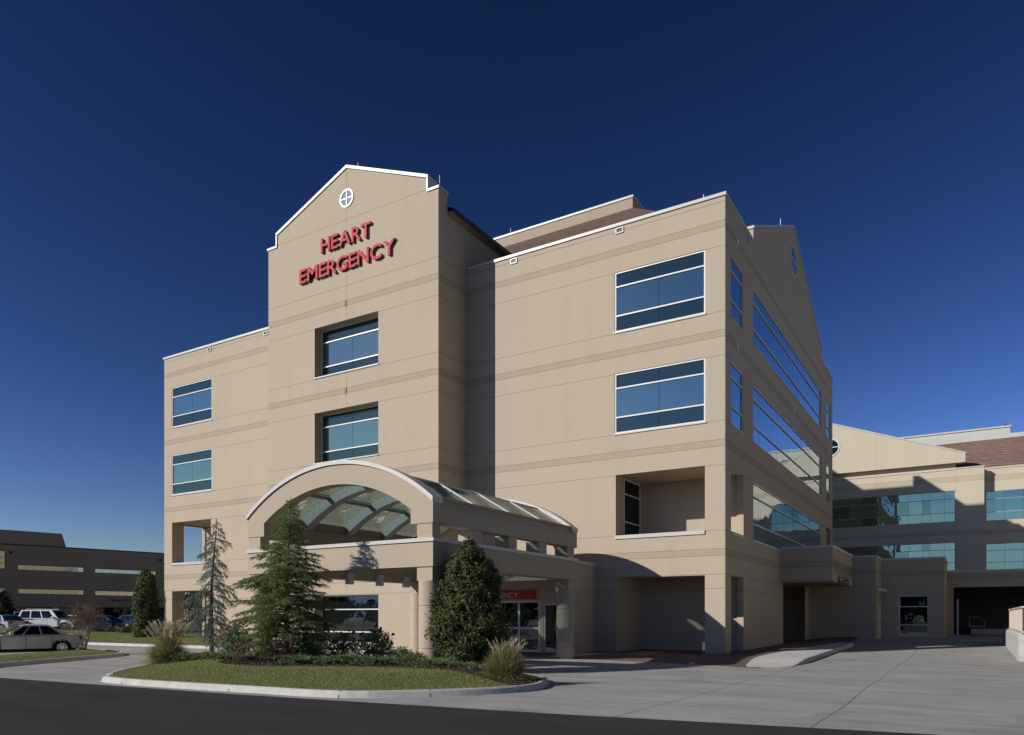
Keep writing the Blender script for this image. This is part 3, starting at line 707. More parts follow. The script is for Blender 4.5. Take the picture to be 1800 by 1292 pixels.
# ---- emergency vestibule (built on to the hospital)
VX0, VX1, VY = -13.795, -6.21, -2.47
v = MB(); PV = lambda u, z, d: (u, VY + d, z)
wallgrid(v, PV, VX0, VX1, -.3, 4.07, [(-11.43, -7.93, 0.0, 2.42, .12), (-7.72, -6.85, .05, 2.26, .10)])
v.face([(VX1, VY, -.3), (VX1, 0.0, -.3), (VX1, 0.0, 4.07), (VX1, VY, 4.07)])
v.build('vestibule_wall', M['wall'], hosp)
v = MB(); v.box(VX0, VX1 + .05, VY - .05, -.003, 4.07, 4.24); v.build('vestibule_coping', M['coping'], hosp)
window(hosp, PV, -11.43, -7.93, .01, 2.42, .10, [-10.26, -9.09], [1.12], fw=.10, mats=('doorglass', 'doorglass'), rows=(0, 0), sill=False, frame='lamp', thin=.12, name='sliding_door')
for xc in (-10.26, -9.09): m = MB(); m.box(xc - .055, xc + .055, VY + .06, VY + .088, .11, 2.3); m.build('door_stile', M['lamp'], hosp)
window(hosp, PV, -7.72, -6.85, .05, 2.26, .085, [], [], fw=.07, mats=('doorglass', 'doorglass'), rows=(0, ), sill=False, frame='lamp', name='side_light')

# ---- letters
CAPH = .72; GAP = .115
def letters(root, text, x0, x1, z0, hgt, y, depth, mats, fat=.03, P=None, name='letter'):
    cs = []
    for ch in text:
        if ch == ' ': cs.append((None, hgt * .28)); continue
        cu = bpy.data.curves.new(name, 'FONT'); cu.body = ch; cu.size = 1; cu.extrude = depth / 2 if depth else .002; cu.offset = fat; cu.resolution_u = 3
        ob = bpy.data.objects.new('tmp', cu); COL.objects.link(ob); bpy.context.view_layer.update()
        me = bpy.data.meshes.new_from_object(ob.evaluated_get(bpy.context.evaluated_depsgraph_get())); bpy.data.objects.remove(ob)
        co = np.empty(len(me.vertices) * 3, np.float32); me.vertices.foreach_get('co', co); co = co.reshape(-1, 3)
        cs.append((me, co))
    capz = CAPH + 2 * fat
    s = hgt / capz
    wd = [(c[1][:, 0].max() - c[1][:, 0].min()) * s if c[0] else c[1] for c in cs]
    gap = hgt * GAP; wd = [q * (.86 if ch == 'R' else 1) for q, ch in zip(wd, text)]; tot = sum(wd) + gap * (len(cs) - 1); sx = (x1 - x0) / tot; x = x0
    for (me, co), wq, ch in zip(cs, wd, text):
        if me is not None:
            c2 = co.copy(); c2[:, 0] = (co[:, 0] - co[:, 0].min()) * s * sx + x; u = c2[:, 0]; z = (co[:, 1] + fat) * s + z0; d = -co[:, 2]
            # embolden sideways a little by nothing more than the extrude; map to the wall
            pts = np.array([P(a, b, y + k) for a, b, k in zip(u, z, d)], np.float32)
            me.vertices.foreach_set('co', pts.reshape(-1)); me.materials.clear()
            for m_ in mats: me.materials.append(m_)
            me.update()
            mi = []
            for pl in me.polygons: mi.append(0 if abs(pl.normal.dot(Vector(P(0, 0, 1)) - Vector(P(0, 0, 0)))) > .9 else min(1, len(mats) - 1))
            me.polygons.foreach_set('material_index', mi); me.update()
            o = bpy.data.objects.new(name, me); COL.objects.link(o); o.parent = root
        x += (wq + gap) * sx
sg = empty('wall_sign', (-20.1, -2.47, 21.7)); tag(sg, 'red raised letters reading HEART EMERGENCY high on the central tower gable', 'sign')
sg.location = (0, 0, 0)
PS = lambda u, z, d: (u, -2.475 + d, z)
letters(sg, 'HEART', -21.93, -18.23, 22.06, .84, -.085, .12, [M['red'], M['reddark']], .017, PS)
letters(sg, 'EMERGENCY', -23.63, -16.53, 20.71, .84, -.085, .12, [M['red'], M['reddark']], .017, PS)
es = empty('door_sign', (0, 0, 0)); tag(es, 'red panel with white word EMERGENCY above the sliding entrance doors under the canopy', 'sign')
b = MB(); b.box(-11.6, -8.11, -2.56, -2.475, 2.50, 2.88); b.build('sign_panel', M['red'], es)
PE = lambda u, z, d: (u, -2.563 + d, z)
letters(es, 'EMERGENCY', -11.15, -9.05, 2.56, .25, -.004, .004, [M['white'], M['white']], .0, PE)

# ================================================================== ENTRANCE CANOPY
can = empty('entrance_canopy', (0, 0, 0)); tag(can, 'tan drive-through entrance canopy with arched front, round columns and curved glass roof', 'canopy')
X0, X1, XC, Y0, Y1 = -14.05, -5.31, -9.68, -14.0, -3.85
HW = 4.37
def arcpts(r, zc, half, n=28):
    a = math.asin(half / r); return [(XC + r * math.sin(-a + 2 * a * k / n), zc + r * math.cos(-a + 2 * a * k / n)) for k in range(n + 1)]
RO, ZC = 6.94, .08
for ya, yb, nm in ((Y0, -13.55, 'front_arch'), (-4.3, Y1, 'rear_arch')):
    m = MB(); o_ = arcpts(RO - .135, ZC, HW); i_ = arcpts(5.98, .23, 3.47)
    m.strip([(x, ya, z) for x, z in o_], [(x, ya, z) for x, z in i_]); m.strip([(x, yb, z) for x, z in i_], [(x, yb, z) for x, z in o_])
    m.strip([(x, ya, z) for x, z in i_], [(x, yb, z) for x, z in i_]); m.strip([(x, yb, z) for x, z in o_], [(x, ya, z) for x, z in o_])
    for s in (-1, 1):
        xo, xi = XC + s * HW, XC + s * 3.47; zo, zi = o_[0][1], i_[0][1]
        pl = [(xo, 4.62), (xi, 4.62), (xi, zi), (xo, zo)]
        m.prism(pl, lambda u, v, t: (u, t, v), ya, yb, 0)
    m.build(nm, M['canopy'], can)
    c = MB(); a = arcpts(RO - .13, ZC, HW + .02); b = arcpts(RO, ZC, HW + .03); y0, y1 = ya - .06, yb + .05
    c.strip([(x, y0, z) for x, z in a], [(x, y0, z) for x, z in b]); c.strip([(x, y0, z) for x, z in b], [(x, y1, z) for x, z in b]); c.strip([(x, y1, z) for x, z in b], [(x, y1, z) for x, z in a]); c.strip([(x, y0, z) for x, z in a], [(x, y1, z) for x, z in a])
    for k in (0, -1): c.face([(a[k][0], y0, a[k][1]), (b[k][0], y0, b[k][1]), (b[k][0], y1, b[k][1]), (a[k][0], y1, a[k][1])])
    c.build('arch_coping', M['coping'], can)
def pier_box(m, x0, x1, y0, y1, z0, z1): m.box(x0, x1, y0, y1, z0, z1)
for s in (-1, 1):
    xo = XC + s * HW; xi = xo - s * .45; a, b = min(xo, xi), max(xo, xi)
    m = MB(); m.box(a, b, -13.547, -4.303, 4.62, 5.12); m.build('eave_beam', M['canopy'], can)
    f = MB(); q = [(xo - s * .015, 5.123), (xo - s * .09, 5.40), (xo - s * .02, 5.42), (xo - s * .02, 5.50), (xo - s * .36, 5.50), (xo - s * .36, 5.123)]
    f.prism(q, lambda u, v, t: (u, t, v), -13.54, -4.31); f.build('gutter', M['stucco'], can)
    for (ya, yb) in ((-13.97, -13.54), (-11.72, -11.14), (-9.35, -8.78), (-7.07, -6.46), (-4.64, -4.02)):
        m = MB(); x_a, x_b = xo - s * .05, xo - s * .66; m.box(min(x_a, x_b), max(x_a, x_b), ya, yb, 4.153, 4.617); m.build('post', M['canopy'], can)
    m = MB(); x_a, x_b = xo, xo - s * .72; m.box(min(x_a, x_b), max(x_a, x_b), Y0 + .723, Y1 - .723, 3.24, 4.03); m.build('side_beam', M['canopy'], can)
    c = MB(); x_a, x_b = xo + s * .05, xo - s * .77; c.box(min(x_a, x_b), max(x_a, x_b), Y0 + .78, Y1 - .78, 4.033, 4.15); c.build('beam_coping', M['coping'], can)
    for yc in (-13.64, -4.21):
        xc = xo - s * .37
        m = MB(); m.box(xc - .31, xc + .31, yc - .31, yc + .31, 2.793, 3.237)
        r = .385; pr = [(r, -.17), (r, .60), (r - .02, .605), (r - .02, .635), (r, .64), (r, 1.97), (r - .02, 1.975), (r - .02, 2.005), (r, 2.01), (r, 2.79)]
        m2 = MB(); m2.lathe(pr, (xc, yc, 0), 40); o = m2.build('column', M['canopy'], can, smooth=True)
        md = o.modifiers.new('edges', 'EDGE_SPLIT'); md.split_angle = R(35)
        m.build('column_head', M['canopy'], o)
for ya, yb, nm in ((Y0, Y0 + .72, 'front_beam'), (Y1 - .72, Y1, 'rear_beam')):
    m = MB(); m.box(X0, X1, ya, yb, 3.24, 4.03); m.build(nm, M['canopy'], can)
    c = MB(); c.box(X0 - .05, X1 + .05, ya - .05, yb + .05, 4.033, 4.15); c.build('beam_coping', M['coping'], can)
# glazing: five flat facets on ribs
RG = 6.80; half = math.asin(HW * .965 / RG); ang = [-half + 2 * half * k / 5 for k in range(6)]
gp = lambda k, r=RG: (XC + r * math.sin(ang[k]), ZC + .06 + r * math.cos(ang[k]))
yr = [-13.53, -11.4, -9.03, -6.69, -4.32]
for k in range(5):
    m = MB()
    (xa, za), (xb, zb) = gp(k), gp(k + 1)
    for ya, yb in zip(yr, yr[1:]): m.face([(xa, ya, za), (xb, ya, zb), (xb, yb, zb), (xa, yb, za)])
    m.build('roof_glazing', M['roofglass'], can)
for y in yr[1:-1]:
    m = MB(); n = 24; rr, rq = RG - .05, RG - .42
    A_ = [(XC + rr * math.sin(-half + 2 * half * k / n), ZC + .06 + (rr - .03) * math.cos(-half + 2 * half * k / n)) for k in range(n + 1)]
    B_ = [(XC + rq * math.sin(-half + 2 * half * k / n), ZC + .06 + (rq - .03) * math.cos(-half + 2 * half * k / n)) for k in range(n + 1)]
    ya, yb = y - .20, y + .20
    m.strip([(x, ya, z) for x, z in A_], [(x, ya, z) for x, z in B_]); m.strip([(x, ya, z) for x, z in B_], [(x, yb, z) for x, z in B_]); m.strip([(x, yb, z) for x, z in B_], [(x, yb, z) for x, z in A_]); m.strip([(x, yb, z) for x, z in A_], [(x, ya, z) for x, z in A_])
    m.build('rib', M['grey'], can)
    m = MB()
    for k in range(5):
        (xa, za), (xb, zb) = gp(k, RG + .01), gp(k + 1, RG + .01); m.tube([(xa, y, za), (xb, y, zb)], .035, 4)
    m.build('glazing_bar', M['white'], can)
for y in (-13.50, -4.36):
    m = MB()
    for k in range(5):
        (xa, za), (xb, zb) = gp(k, RG + .02), gp(k + 1, RG + .02); m.tube([(xa, y, za), (xb, y, zb)], .045, 4)
    m.build('glazing_bar', M['white'], can)
for k in range(1, 5):
    x, z = gp(k); m = MB(); m.tube([(x, -13.5, z), (x, -4.35, z)], .03, 4); x, z = gp(k, RG - .1); m.box(x - .06, x + .06, -13.5, -4.35, z - .09, z + .03, 1); m.build('purlin', [M['white'], M['grey']], can)
for (x, y, dx) in ((-13.32, -9.44, .2), (-13.32, -7.55, .2), (-13.32, -5.72, .2), (-6.05, -8.4, -.2)):
    m = MB(); m.box(min(x, x + dx), max(x, x + dx), y - .17, y + .17, 3.02, 3.50); m.build('downlight', M['lamp'], can, bevel=.02)

# ================================================================== LOW LINK BLOCKS
ann = empty('link_building', (0, 0, 0)); tag(ann, 'low shaded tan block with overhanging louvred box joining the two hospital wings', 'building')
m = MB(); AX = 2.74
m.box(.004, AX, 11.2, 19.0, 3.61, 5.45); m.build('overhang_wall', M['annexw'], ann)
m = MB(); m.box(.004, AX + .05, 11.15, 19.05, 5.453, 5.60); m.build('coping', M['coping'], ann)
for ya, yb in ((11.62, 14.85), (15.45, 18.6)):
    f = MB(); z0, z1 = 4.03, 4.90; x = AX
    f.box(x + .003, x + .05, ya, yb, z1 - .06, z1); f.box(x + .003, x + .05, ya, yb, z0, z0 + .06); f.box(x + .003, x + .05, ya, ya + .08, z0 + .06, z1 - .06); f.box(x + .003, x + .05, yb - .08, yb, z0 + .06, z1 - .06)
    for k in (1, 2): yy = ya + (yb - ya) * k / 3; f.box(x + .004, x + .04, yy - .12, yy + .12, z0 + .06, z1 - .06)
    for k in range(6): zz = z0 + .10 + k * .125; f.box(x + .01, x + .045, ya + .08, yb - .08, zz, zz + .06)
    o = f.build('louvre', M['annexw'], ann); g = MB(); g.face([(x + .006, ya, z0), (x + .006, yb, z0), (x + .006, yb, z1), (x + .006, ya, z1)]); g.build('duct_opening', M['black'], o)
wm = MB()
wm.face([(-3.0, 20.3, -.3), (4.0, 20.3, -.3), (4.0, 20.3, 5.5), (-3.0, 20.3, 5.5)]); wm.face([(4.0, 20.3, -.3), (4.0, 23.8, -.3), (4.0, 23.8, 5.5), (4.0, 20.3, 5.5)])
PW = lambda u, z, d: (u, 23.8 + d, z)
wallgrid(wm, PW, 4.0, 7.71, -.3, 5.5, [(5.05, 6.80, .44, 3.11, .12)])
wm.face([(7.71, 23.8, -.3), (7.71, 31.0, -.3), (7.71, 31, 5.5), (7.71, 23.8, 5.5)])
wm.face([(-3, 20.3, 5.5), (4, 20.3, 5.5), (4, 31, 5.5), (-3, 31, 5.5)]); wm.face([(4, 23.8, 5.5), (7.71, 23.8, 5.5), (7.71, 31, 5.5), (4, 31, 5.5)])
wm.face([(-.02, 11.9, -.3), (-3.0, 11.9, -.3), (-3.0, 11.9, 3.7), (-.02, 11.9, 3.7)]); wm.face([(-3.0, 11.9, -.3), (-3.0, 20.3, -.3), (-3.0, 20.3, 3.7), (-3.0, 11.9, 3.7)]); wm.face([(-3, 11.9, 3.62), (0, 11.9, 3.62), (0, 20.3, 3.62), (-3, 20.3, 3.62)])
wm.build('wall', M['annexw'], ann)
c = MB(); c.box(-.5, 4.05, 20.25, 20.6, 5.503, 5.64); c.box(3.7, 4.05, 20.6, 23.75, 5.503, 5.64); c.box(4.053, 7.76, 23.75, 24.1, 5.503, 5.64); c.box(7.4, 7.76, 24.1, 31, 5.503, 5.64); c.build('coping', M['coping'], ann)
m = MB(); m.box(-.34, .02, 19.9, 20.295, -.3, 3.6); m.build('pier', M['annexw'], ann)
window(ann, PW, 5.05, 6.80, .44, 3.11, .11, [], [1.14, 2.36], fw=.07, mats=('darkglass', 'doorglass'), rows=(1, 1, 0), sill=False, frame='lamp')
PD = lambda u, z, d: (4.0 - d, u, z)
d_ = MB(); d_.box(4.004, 4.03, 21.9, 22.95, .25, 2.55); o = d_.build('door', M['lamp'], ann); h_ = MB(); h_.box(4.034, 4.09, 22.05, 22.12, 1.2, 1.35); h_.build('handle', M['chrome'], o)
d_ = MB(); d_.box(-1.75, -1.15, 20.26, 20.296, -.1, 2.5); o = d_.build('door', M['stucco'], ann); h_ = MB(); h_.box(-1.28, -1.22, 20.2, 20.257, 1.1, 1.22); h_.build('handle', M['chrome'], o)
for (x, y) in ((4.03, 21.0), (4.03, 23.0)):
    l_ = MB(); l_.box(x, x + .32, y - .2, y + .2, 3.34, 3.54); l_.build('wall_light', M['white'], ann, bevel=.02)
cs_ = empty('overhang_sign', (0, 0, 0)); tag(cs_, 'small red notice panel with white lettering below the louvres of the overhanging box', 'sign')
b = MB(); b.box(AX + .052, AX + .075, 13.2, 17.1, 3.55, 3.97); b.build('sign_panel', M['reddark'], cs_)
m = MB()
for (ya, yb, za, zb) in ((13.0, 14.6, 3.81, 3.86), (15.6, 16.2, 3.70, 3.74), (16.6, 17.0, 3.64, 3.68), (17.6, 18.1, 3.70, 3.75)): m.box(AX + .077, AX + .085, ya, yb, za, zb)
m.build('lettering', M['white'], cs_)

# portal to the covered bay
por = empty('ambulance_bay', (0, 0, 0)); tag(por, 'dark covered vehicle bay with a plain beam across its opening, behind the low block', 'vehicle bay')
m = MB(); m.box(7.715, 29.9, 31.0, 31.6, 3.85, 4.95); m.box(7.715, 8.10, 31.0, 31.6, -.3, 3.847); m.build('portal_beam', M['annexw'], por)
c = MB(); c.box(7.70, 29.9, 30.95, 46, 4.953, 5.09); c.build('roof', M['coping'], por)
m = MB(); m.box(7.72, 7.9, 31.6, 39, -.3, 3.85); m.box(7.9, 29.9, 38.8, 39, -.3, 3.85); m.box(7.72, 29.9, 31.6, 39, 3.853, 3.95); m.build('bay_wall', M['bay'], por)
d_ = MB(); d_.box(12.2, 14.2, 38.7, 38.79, .2, 2.7); o = d_.build('double_door', M['dark'], por); h_ = MB(); h_.box(13.28, 13.36, 38.66, 38.69, 1.0, 2.2); h_.build('door_window', M['black'], o)
m = MB(); m.box(9.2, 12, 36.5, 38.7, -.2, .75); m.build('loading_dock', M['kerb'], por)
m = MB(); m.tube([(8.35, 31.8, .2), (8.35, 31.8, 3.0)], .05, 8); tag(m.build('door_post', M['white']), 'thin pale upright post just inside the dark covered bay', 'post')
cart = empty('trolley', (9.4, 36.2, .78)); tag(cart, 'dim wheeled metal trolley standing on the loading dock in the dark bay', 'trolley'); cart.location = (9.6, 37.2, .75)
m = MB(); m.tube([(-.5, -.2, .1), (-.5, -.2, .95), (.1, -.2, .95)], .03, 6); m.tube([(.5, -.2, .1), (.5, -.2, .6), (.1, -.2, .95)], .03, 6); m.box(-.5, .5, -.3, .3, .16, .22); m.build('frame', M['grey'], cart)
for x in (-.4, .4):
    m = MB(); m.tube([(x, -.26, .08), (x, -.2, .08)], .08, 10); m.build('wheel', M['black'], cart)
m = MB(); m.tube([(11.5, 33.6, .25), (11.5, 33.6, 1.55)], .07, 10); tag(m.build('bollard', M['dark']), 'dark slim bollard standing in front of the loading dock', 'bollard')

# ================================================================== REAR WING
wing = empty('hospital_wing', (0, 0, 0)); tag(wing, 'cream stucco rear hospital wing with pediment, long ribbon windows and brown tiled roof', 'hospital')
YB = 46.0; PG = lambda u, z, d: (u, YB + d, z); PG2 = lambda u, z, d: (u, YB + 1.1 + d, z)
ZR = [(5.88, 8.47), (10.33, 13.16)]
m = MB(); wallgrid(m, PG, -16, 10.21, -.3, 15.02, [(-11.5, 8.0, 10.33, 13.16, .12), (-11.5, 8.0, 5.88, 8.47, .12)])
m.face([(10.21, YB, -.3), (10.21, YB + 1.1, -.3), (10.21, YB + 1.1, 15.02), (10.21, YB, 15.02)])
wallgrid(m, PG2, 10.213, 30, -.3, 15.02, [(10.35, 26, 10.33, 13.0, .12), (10.35, 26, 5.88, 8.30, .12)])
m.face([(-16, YB, -.3), (-16, YB + 25, -.3), (-16, YB + 25, 15.02), (-16, YB, 15.02)])
wallgrid(m, lambda u, z, d: (30 + d, u, z), 0, YB + 1.1, -.3, 15.02, [])  # unseen return wall, added to bounce sunlight onto the hospital's right side
m.build('wall', M['wing'], wing)
xs = lambda n, a, b: [a + (b - a) * k / n for k in range(1, n)]
bay = [-10.4, -8.0, -6.8, -4.4, -3.2, -.9, .3, 1.5, 3.1, 4.24, 5.4, 6.0, 7.13]
for z0, z1 in ZR:
    window(wing, PG, -11.5, 8.0, z0, z1, .11, bay, [z0 + (z1 - z0) * .30, z0 + (z1 - z0) * .74], fw=.05, mats=('vision', 'vision pale', 'vision deep'), sill=False, frame='grey', jit=.004, vary=(0, 1, 1, 2))
    z1 = min(z1, 13.0) if z0 > 8 else 8.3
    for a, b in ((10.35, 26),):
        window(wing, PG2, a, b, z0, z1, .11, xs(11, a, b), [z0 + (z1 - z0) * .30, z0 + (z1 - z0) * .74], fw=.05, mats=('vision', 'vision'), sill=False, frame='grey', jit=.004)
# pediment: gabled slab above a recessed slot
m = MB(); apx = -7.0
poly = [(8.03, 15.66), (8.78, 15.66), (8.78, 16.40), (apx, 22.2), (-22.8, 16.40), (-22.8, 15.66)]
m.prism(poly, lambda u, v, t: (u, t, v), YB - .02, YB + .9); m.build('pediment', M['wing'], wing)
m = MB(); m.box(8.03, 10.21, YB - .003, YB + .9, 15.024, 15.10); m.box(-16, 8.03, YB + .55, YB + .9, 15.02, 15.66); m.build('slot_wall', M['wing'], wing)
m = MB()
for (xa, za), (xb, zb) in (((8.83, 16.40), (apx, 22.2)), ((apx, 22.2), (-22.85, 16.40))):
    m.prism([(xa, za + .003), (xb, zb + .003), (xb, zb + .13), (xa, za + .13)], lambda u, v, t: (u, t, v), YB - .07, YB + .95)
m.box(8.03, 10.26, YB - .05, YB + .5, 15.103, 15.20); m.box(-16, 8.0, YB - .05, YB + .5, 15.024, 15.12); m.box(10.263, 30, YB + 1.05, YB + 1.6, 15.024, 15.16); m.build('coping', M['coping'], wing)
f = MB()
def ringw(r, y): return [(-2.6 + r * math.cos(2 * math.pi * k / n), y, 18.28 + r * math.sin(2 * math.pi * k / n)) for k in range(n)]
f.strip(ringw(.92, YB - .023), ringw(.92, YB - .08), 0, True); f.strip(ringw(.92, YB - .08), ringw(.80, YB - .08), 0, True); f.box(-3.4, -1.8, YB - .07, YB - .035, 18.24, 18.32); f.box(-2.64, -2.56, YB - .073, YB - .035, 17.48, 19.08)
o = f.build('round_window', M['white'], wing); p = MB(); p.face(ringw(.80, YB - .03)); p.build('pane', M['sideglass'], o)
m = MB(); m.face([(-20, YB + 1.3, 15.1), (30, YB + 1.3, 15.1), (30, YB + 5.6, 18.6), (-20, YB + 5.6, 18.6)]); m.face([(-20, YB + 5.6, 18.6), (30, YB + 5.6, 18.6), (30, YB + 22, 18.6), (-20, YB + 22, 18.6)]); m.build('roof', M['tile2'], wing)
m = MB(); m.box(-20, 30, YB + 5.5, YB + 5.9, 18.55, 18.95); m.box(2.0, 12.4, YB + 6.5, YB + 9, 18.7, 19.75); m.box(1.9, 12.5, YB + 6.4, YB + 9.1, 19.753, 19.9); m.build('ridge_parapet', M['coping'], wing)
m = MB(); m.tube([(12.0, YB + 7.4, 19.9), (12.0, YB + 7.4, 20.3)], .12, 8); m.build('roof_vent', M['reddark'], wing)
m = MB(); m.tube([(14.2, YB + 5.7, 18.9), (14.2, YB + 5.7, 19.4)], .04, 6); m.build('lightning_rod', M['white'], wing)

# ================================================================== BARRIER
bar = empty('barrier_wall', (10.76, 0, 0)); tag(bar, 'low concrete wall topped by ribbed cream metal fence at the right edge of the drive', 'wall'); bar.location = (0, 0, 0)
m = MB(); gz = lambda y: hh(11, y) - .05
def bsec(x, y, t=0): return [(10.76, gz(y)), (10.76, .90), (10.84, 1.02), (11.6, 1.02), (11.6, gz(y))]
for ya, yb in ((2.2, 8.0), (8.02, 13.2), (13.22, 18.5)):
    A = [(x, ya, z) for x, z in bsec(0, ya)]; B = [(x, yb, z) for x, z in bsec(0, yb)]; m.strip(A, B, 0, False); m.face(A); m.face(B)
m.box(11.6, 29.9, 2.2, 2.9, -.2, .95)
m.build('concrete_wall', M['kerb'], bar)
m = MB(); prof = []
y = 1.6; k = 0
while y < 12.9: prof += [(10.86, y), (10.86, y + .13), (10.90, y + .16), (10.90, y + .22), (10.86, y + .25)]; y += .25
m.strip([(x, yy, 1.10) for x, yy in prof], [(x, yy, 1.98) for x, yy in prof]); m.strip([(x + .03, yy, 1.10) for x, yy in prof], [(x + .03, yy, 1.98) for x, yy in prof])
prof = []; x = 10.87
while x < 24: prof += [(x, 13.14), (x + .13, 13.14), (x + .16, 13.10), (x + .22, 13.10), (x + .25, 13.14)]; x += .25
m.strip([(a, b, 1.10) for a, b in prof], [(a, b, 1.98) for a, b in prof])
m.build('ribbed_panel', plain('cream metal', (.60, .53, .43), .5, 0, .05), bar)
m = MB(); m.box(10.82, 10.97, 1.55, 13.2, 1.983, 2.05); m.box(10.84, 11.2, 1.55, 13.1, 1.023, 1.10); m.build('rail', M['coping'], bar)

# ================================================================== BROWN BUILDING
bro = empty('office_building', (0, 0, 0)); tag(bro, 'dark brown three-storey office block in shade beyond the car park, with narrow ribbon windows', 'building')
BA = (-101.62, 28.29); BE = (.2276, .9737); BN = (.9737, -.2276)
PBR = lambda u, z, d: (BA[0] + BE[0] * u - BN[0] * d, BA[1] + BE[1] * u - BN[1] * d, z)
m = MB(); wl = [(-8.48, -.15, 8.28, 9.03), (1.29, 10.05, 8.28, 8.93), (-8.41, -.15, 4.97, 5.70), (1.29, 10.05, 4.95, 5.66), (-8.41, -4.3, 1.2, 3.12), (-3.4, -.1, 1.2, 3.12), (1.37, 11.6, 1.4, 3.23), (-30, -9.9, 8.34, 10.84), (-30, -9.9, 4.9, 5.7)]
wallgrid(m, PBR, -40, 12.7, -.3, 11.70, [q + (.15,) for q in wl])
m.face([PBR(-40, -.3, 0), PBR(-40, 11.7, 0), PBR(-40, 11.7, 30), PBR(-40, -.3, 30)]); m.face([PBR(12.7, -.3, 0), PBR(12.7, 11.7, 0), PBR(12.7, 11.7, 30), PBR(12.7, -.3, 30)]); m.face([PBR(-40, 11.7, 0), PBR(12.7, 11.7, 0), PBR(12.7, 11.7, 30), PBR(-40, 11.7, 30)])
m.build('wall', M['brownwall'], bro)
for q in wl:
    n_ = max(2, int(round((q[1] - q[0]) / 1.05))); window(bro, PBR, *q, .13, xs(n_, q[0], q[1]), [] if q[3] - q[2] < 2.4 else [q[2] + .8, q[2] + 1.6], fw=.06, mats=('brownglass', 'darkglass'), rows=((1,) if q[2] < 2 else (0,)) * (1 if q[3] - q[2] < 2.4 else 3), sill=False, frame='dark', jit=.0006)
m = MB(); m.prism([(-40, 11.703), (-2.37, 11.703), (-2.96, 13.75), (-40, 13.75)], PBR, .3, 12); m.build('plant_screen', M['brownwall'], bro)
m = MB()
pts = [PBR(-40.1, 11.703, -.08), PBR(12.8, 11.703, -.08), PBR(12.8, 11.83, -.08), PBR(-40.1, 11.83, -.08)]; pts2 = [PBR(-40.1, 11.703, .28), PBR(12.8, 11.703, .28), PBR(12.8, 11.83, .28), PBR(-40.1, 11.83, .28)]
m.face(pts); m.strip(pts, pts2, 0, True); m.build('coping', M['dark'], bro)
for u in (-9.3, 10.6): m = MB(); m.prism([(u - .15, 10.5), (u + .15, 10.5), (u + .15, 10.8), (u - .15, 10.8)], PBR, -.2, -.003); m.build('wall_light', M['black'], bro)
ns = empty('office_sign', (0, 0, 0)); tag(ns, 'dark blue letters reading NeuroScience Institute low on the brown office block', 'sign')
PNS = lambda u, z, d: PBR(u, z, d)
letters(ns, 'NeuroScience Institute', 3.2, 11.4, 4.15, .40, -.05, .06, [M['blue letter']], .01, PNS)
b_ = empty('ball_topiary', PBR(4.2, 0, -4)); bz_ = hh(b_.location[0], b_.location[1]); b_.location[2] = bz_
tag(b_, 'dark clipped ball on a short stem in front of the brown office block entrance', 'topiary')
P = nrm(rng.normal(0, 1, (2200, 3))); quads('foliage', leaves(P * .55 * rng.uniform(.9, 1.03, (2200, 1)) + (0, 0, 2.05), P, .12, .08, .5), M['darkfol'], b_); m = MB(); m.tube([(0, 0, 0), (0, 0, 1.9)], .06, 6); m.build('stem', M['bark'], b_)
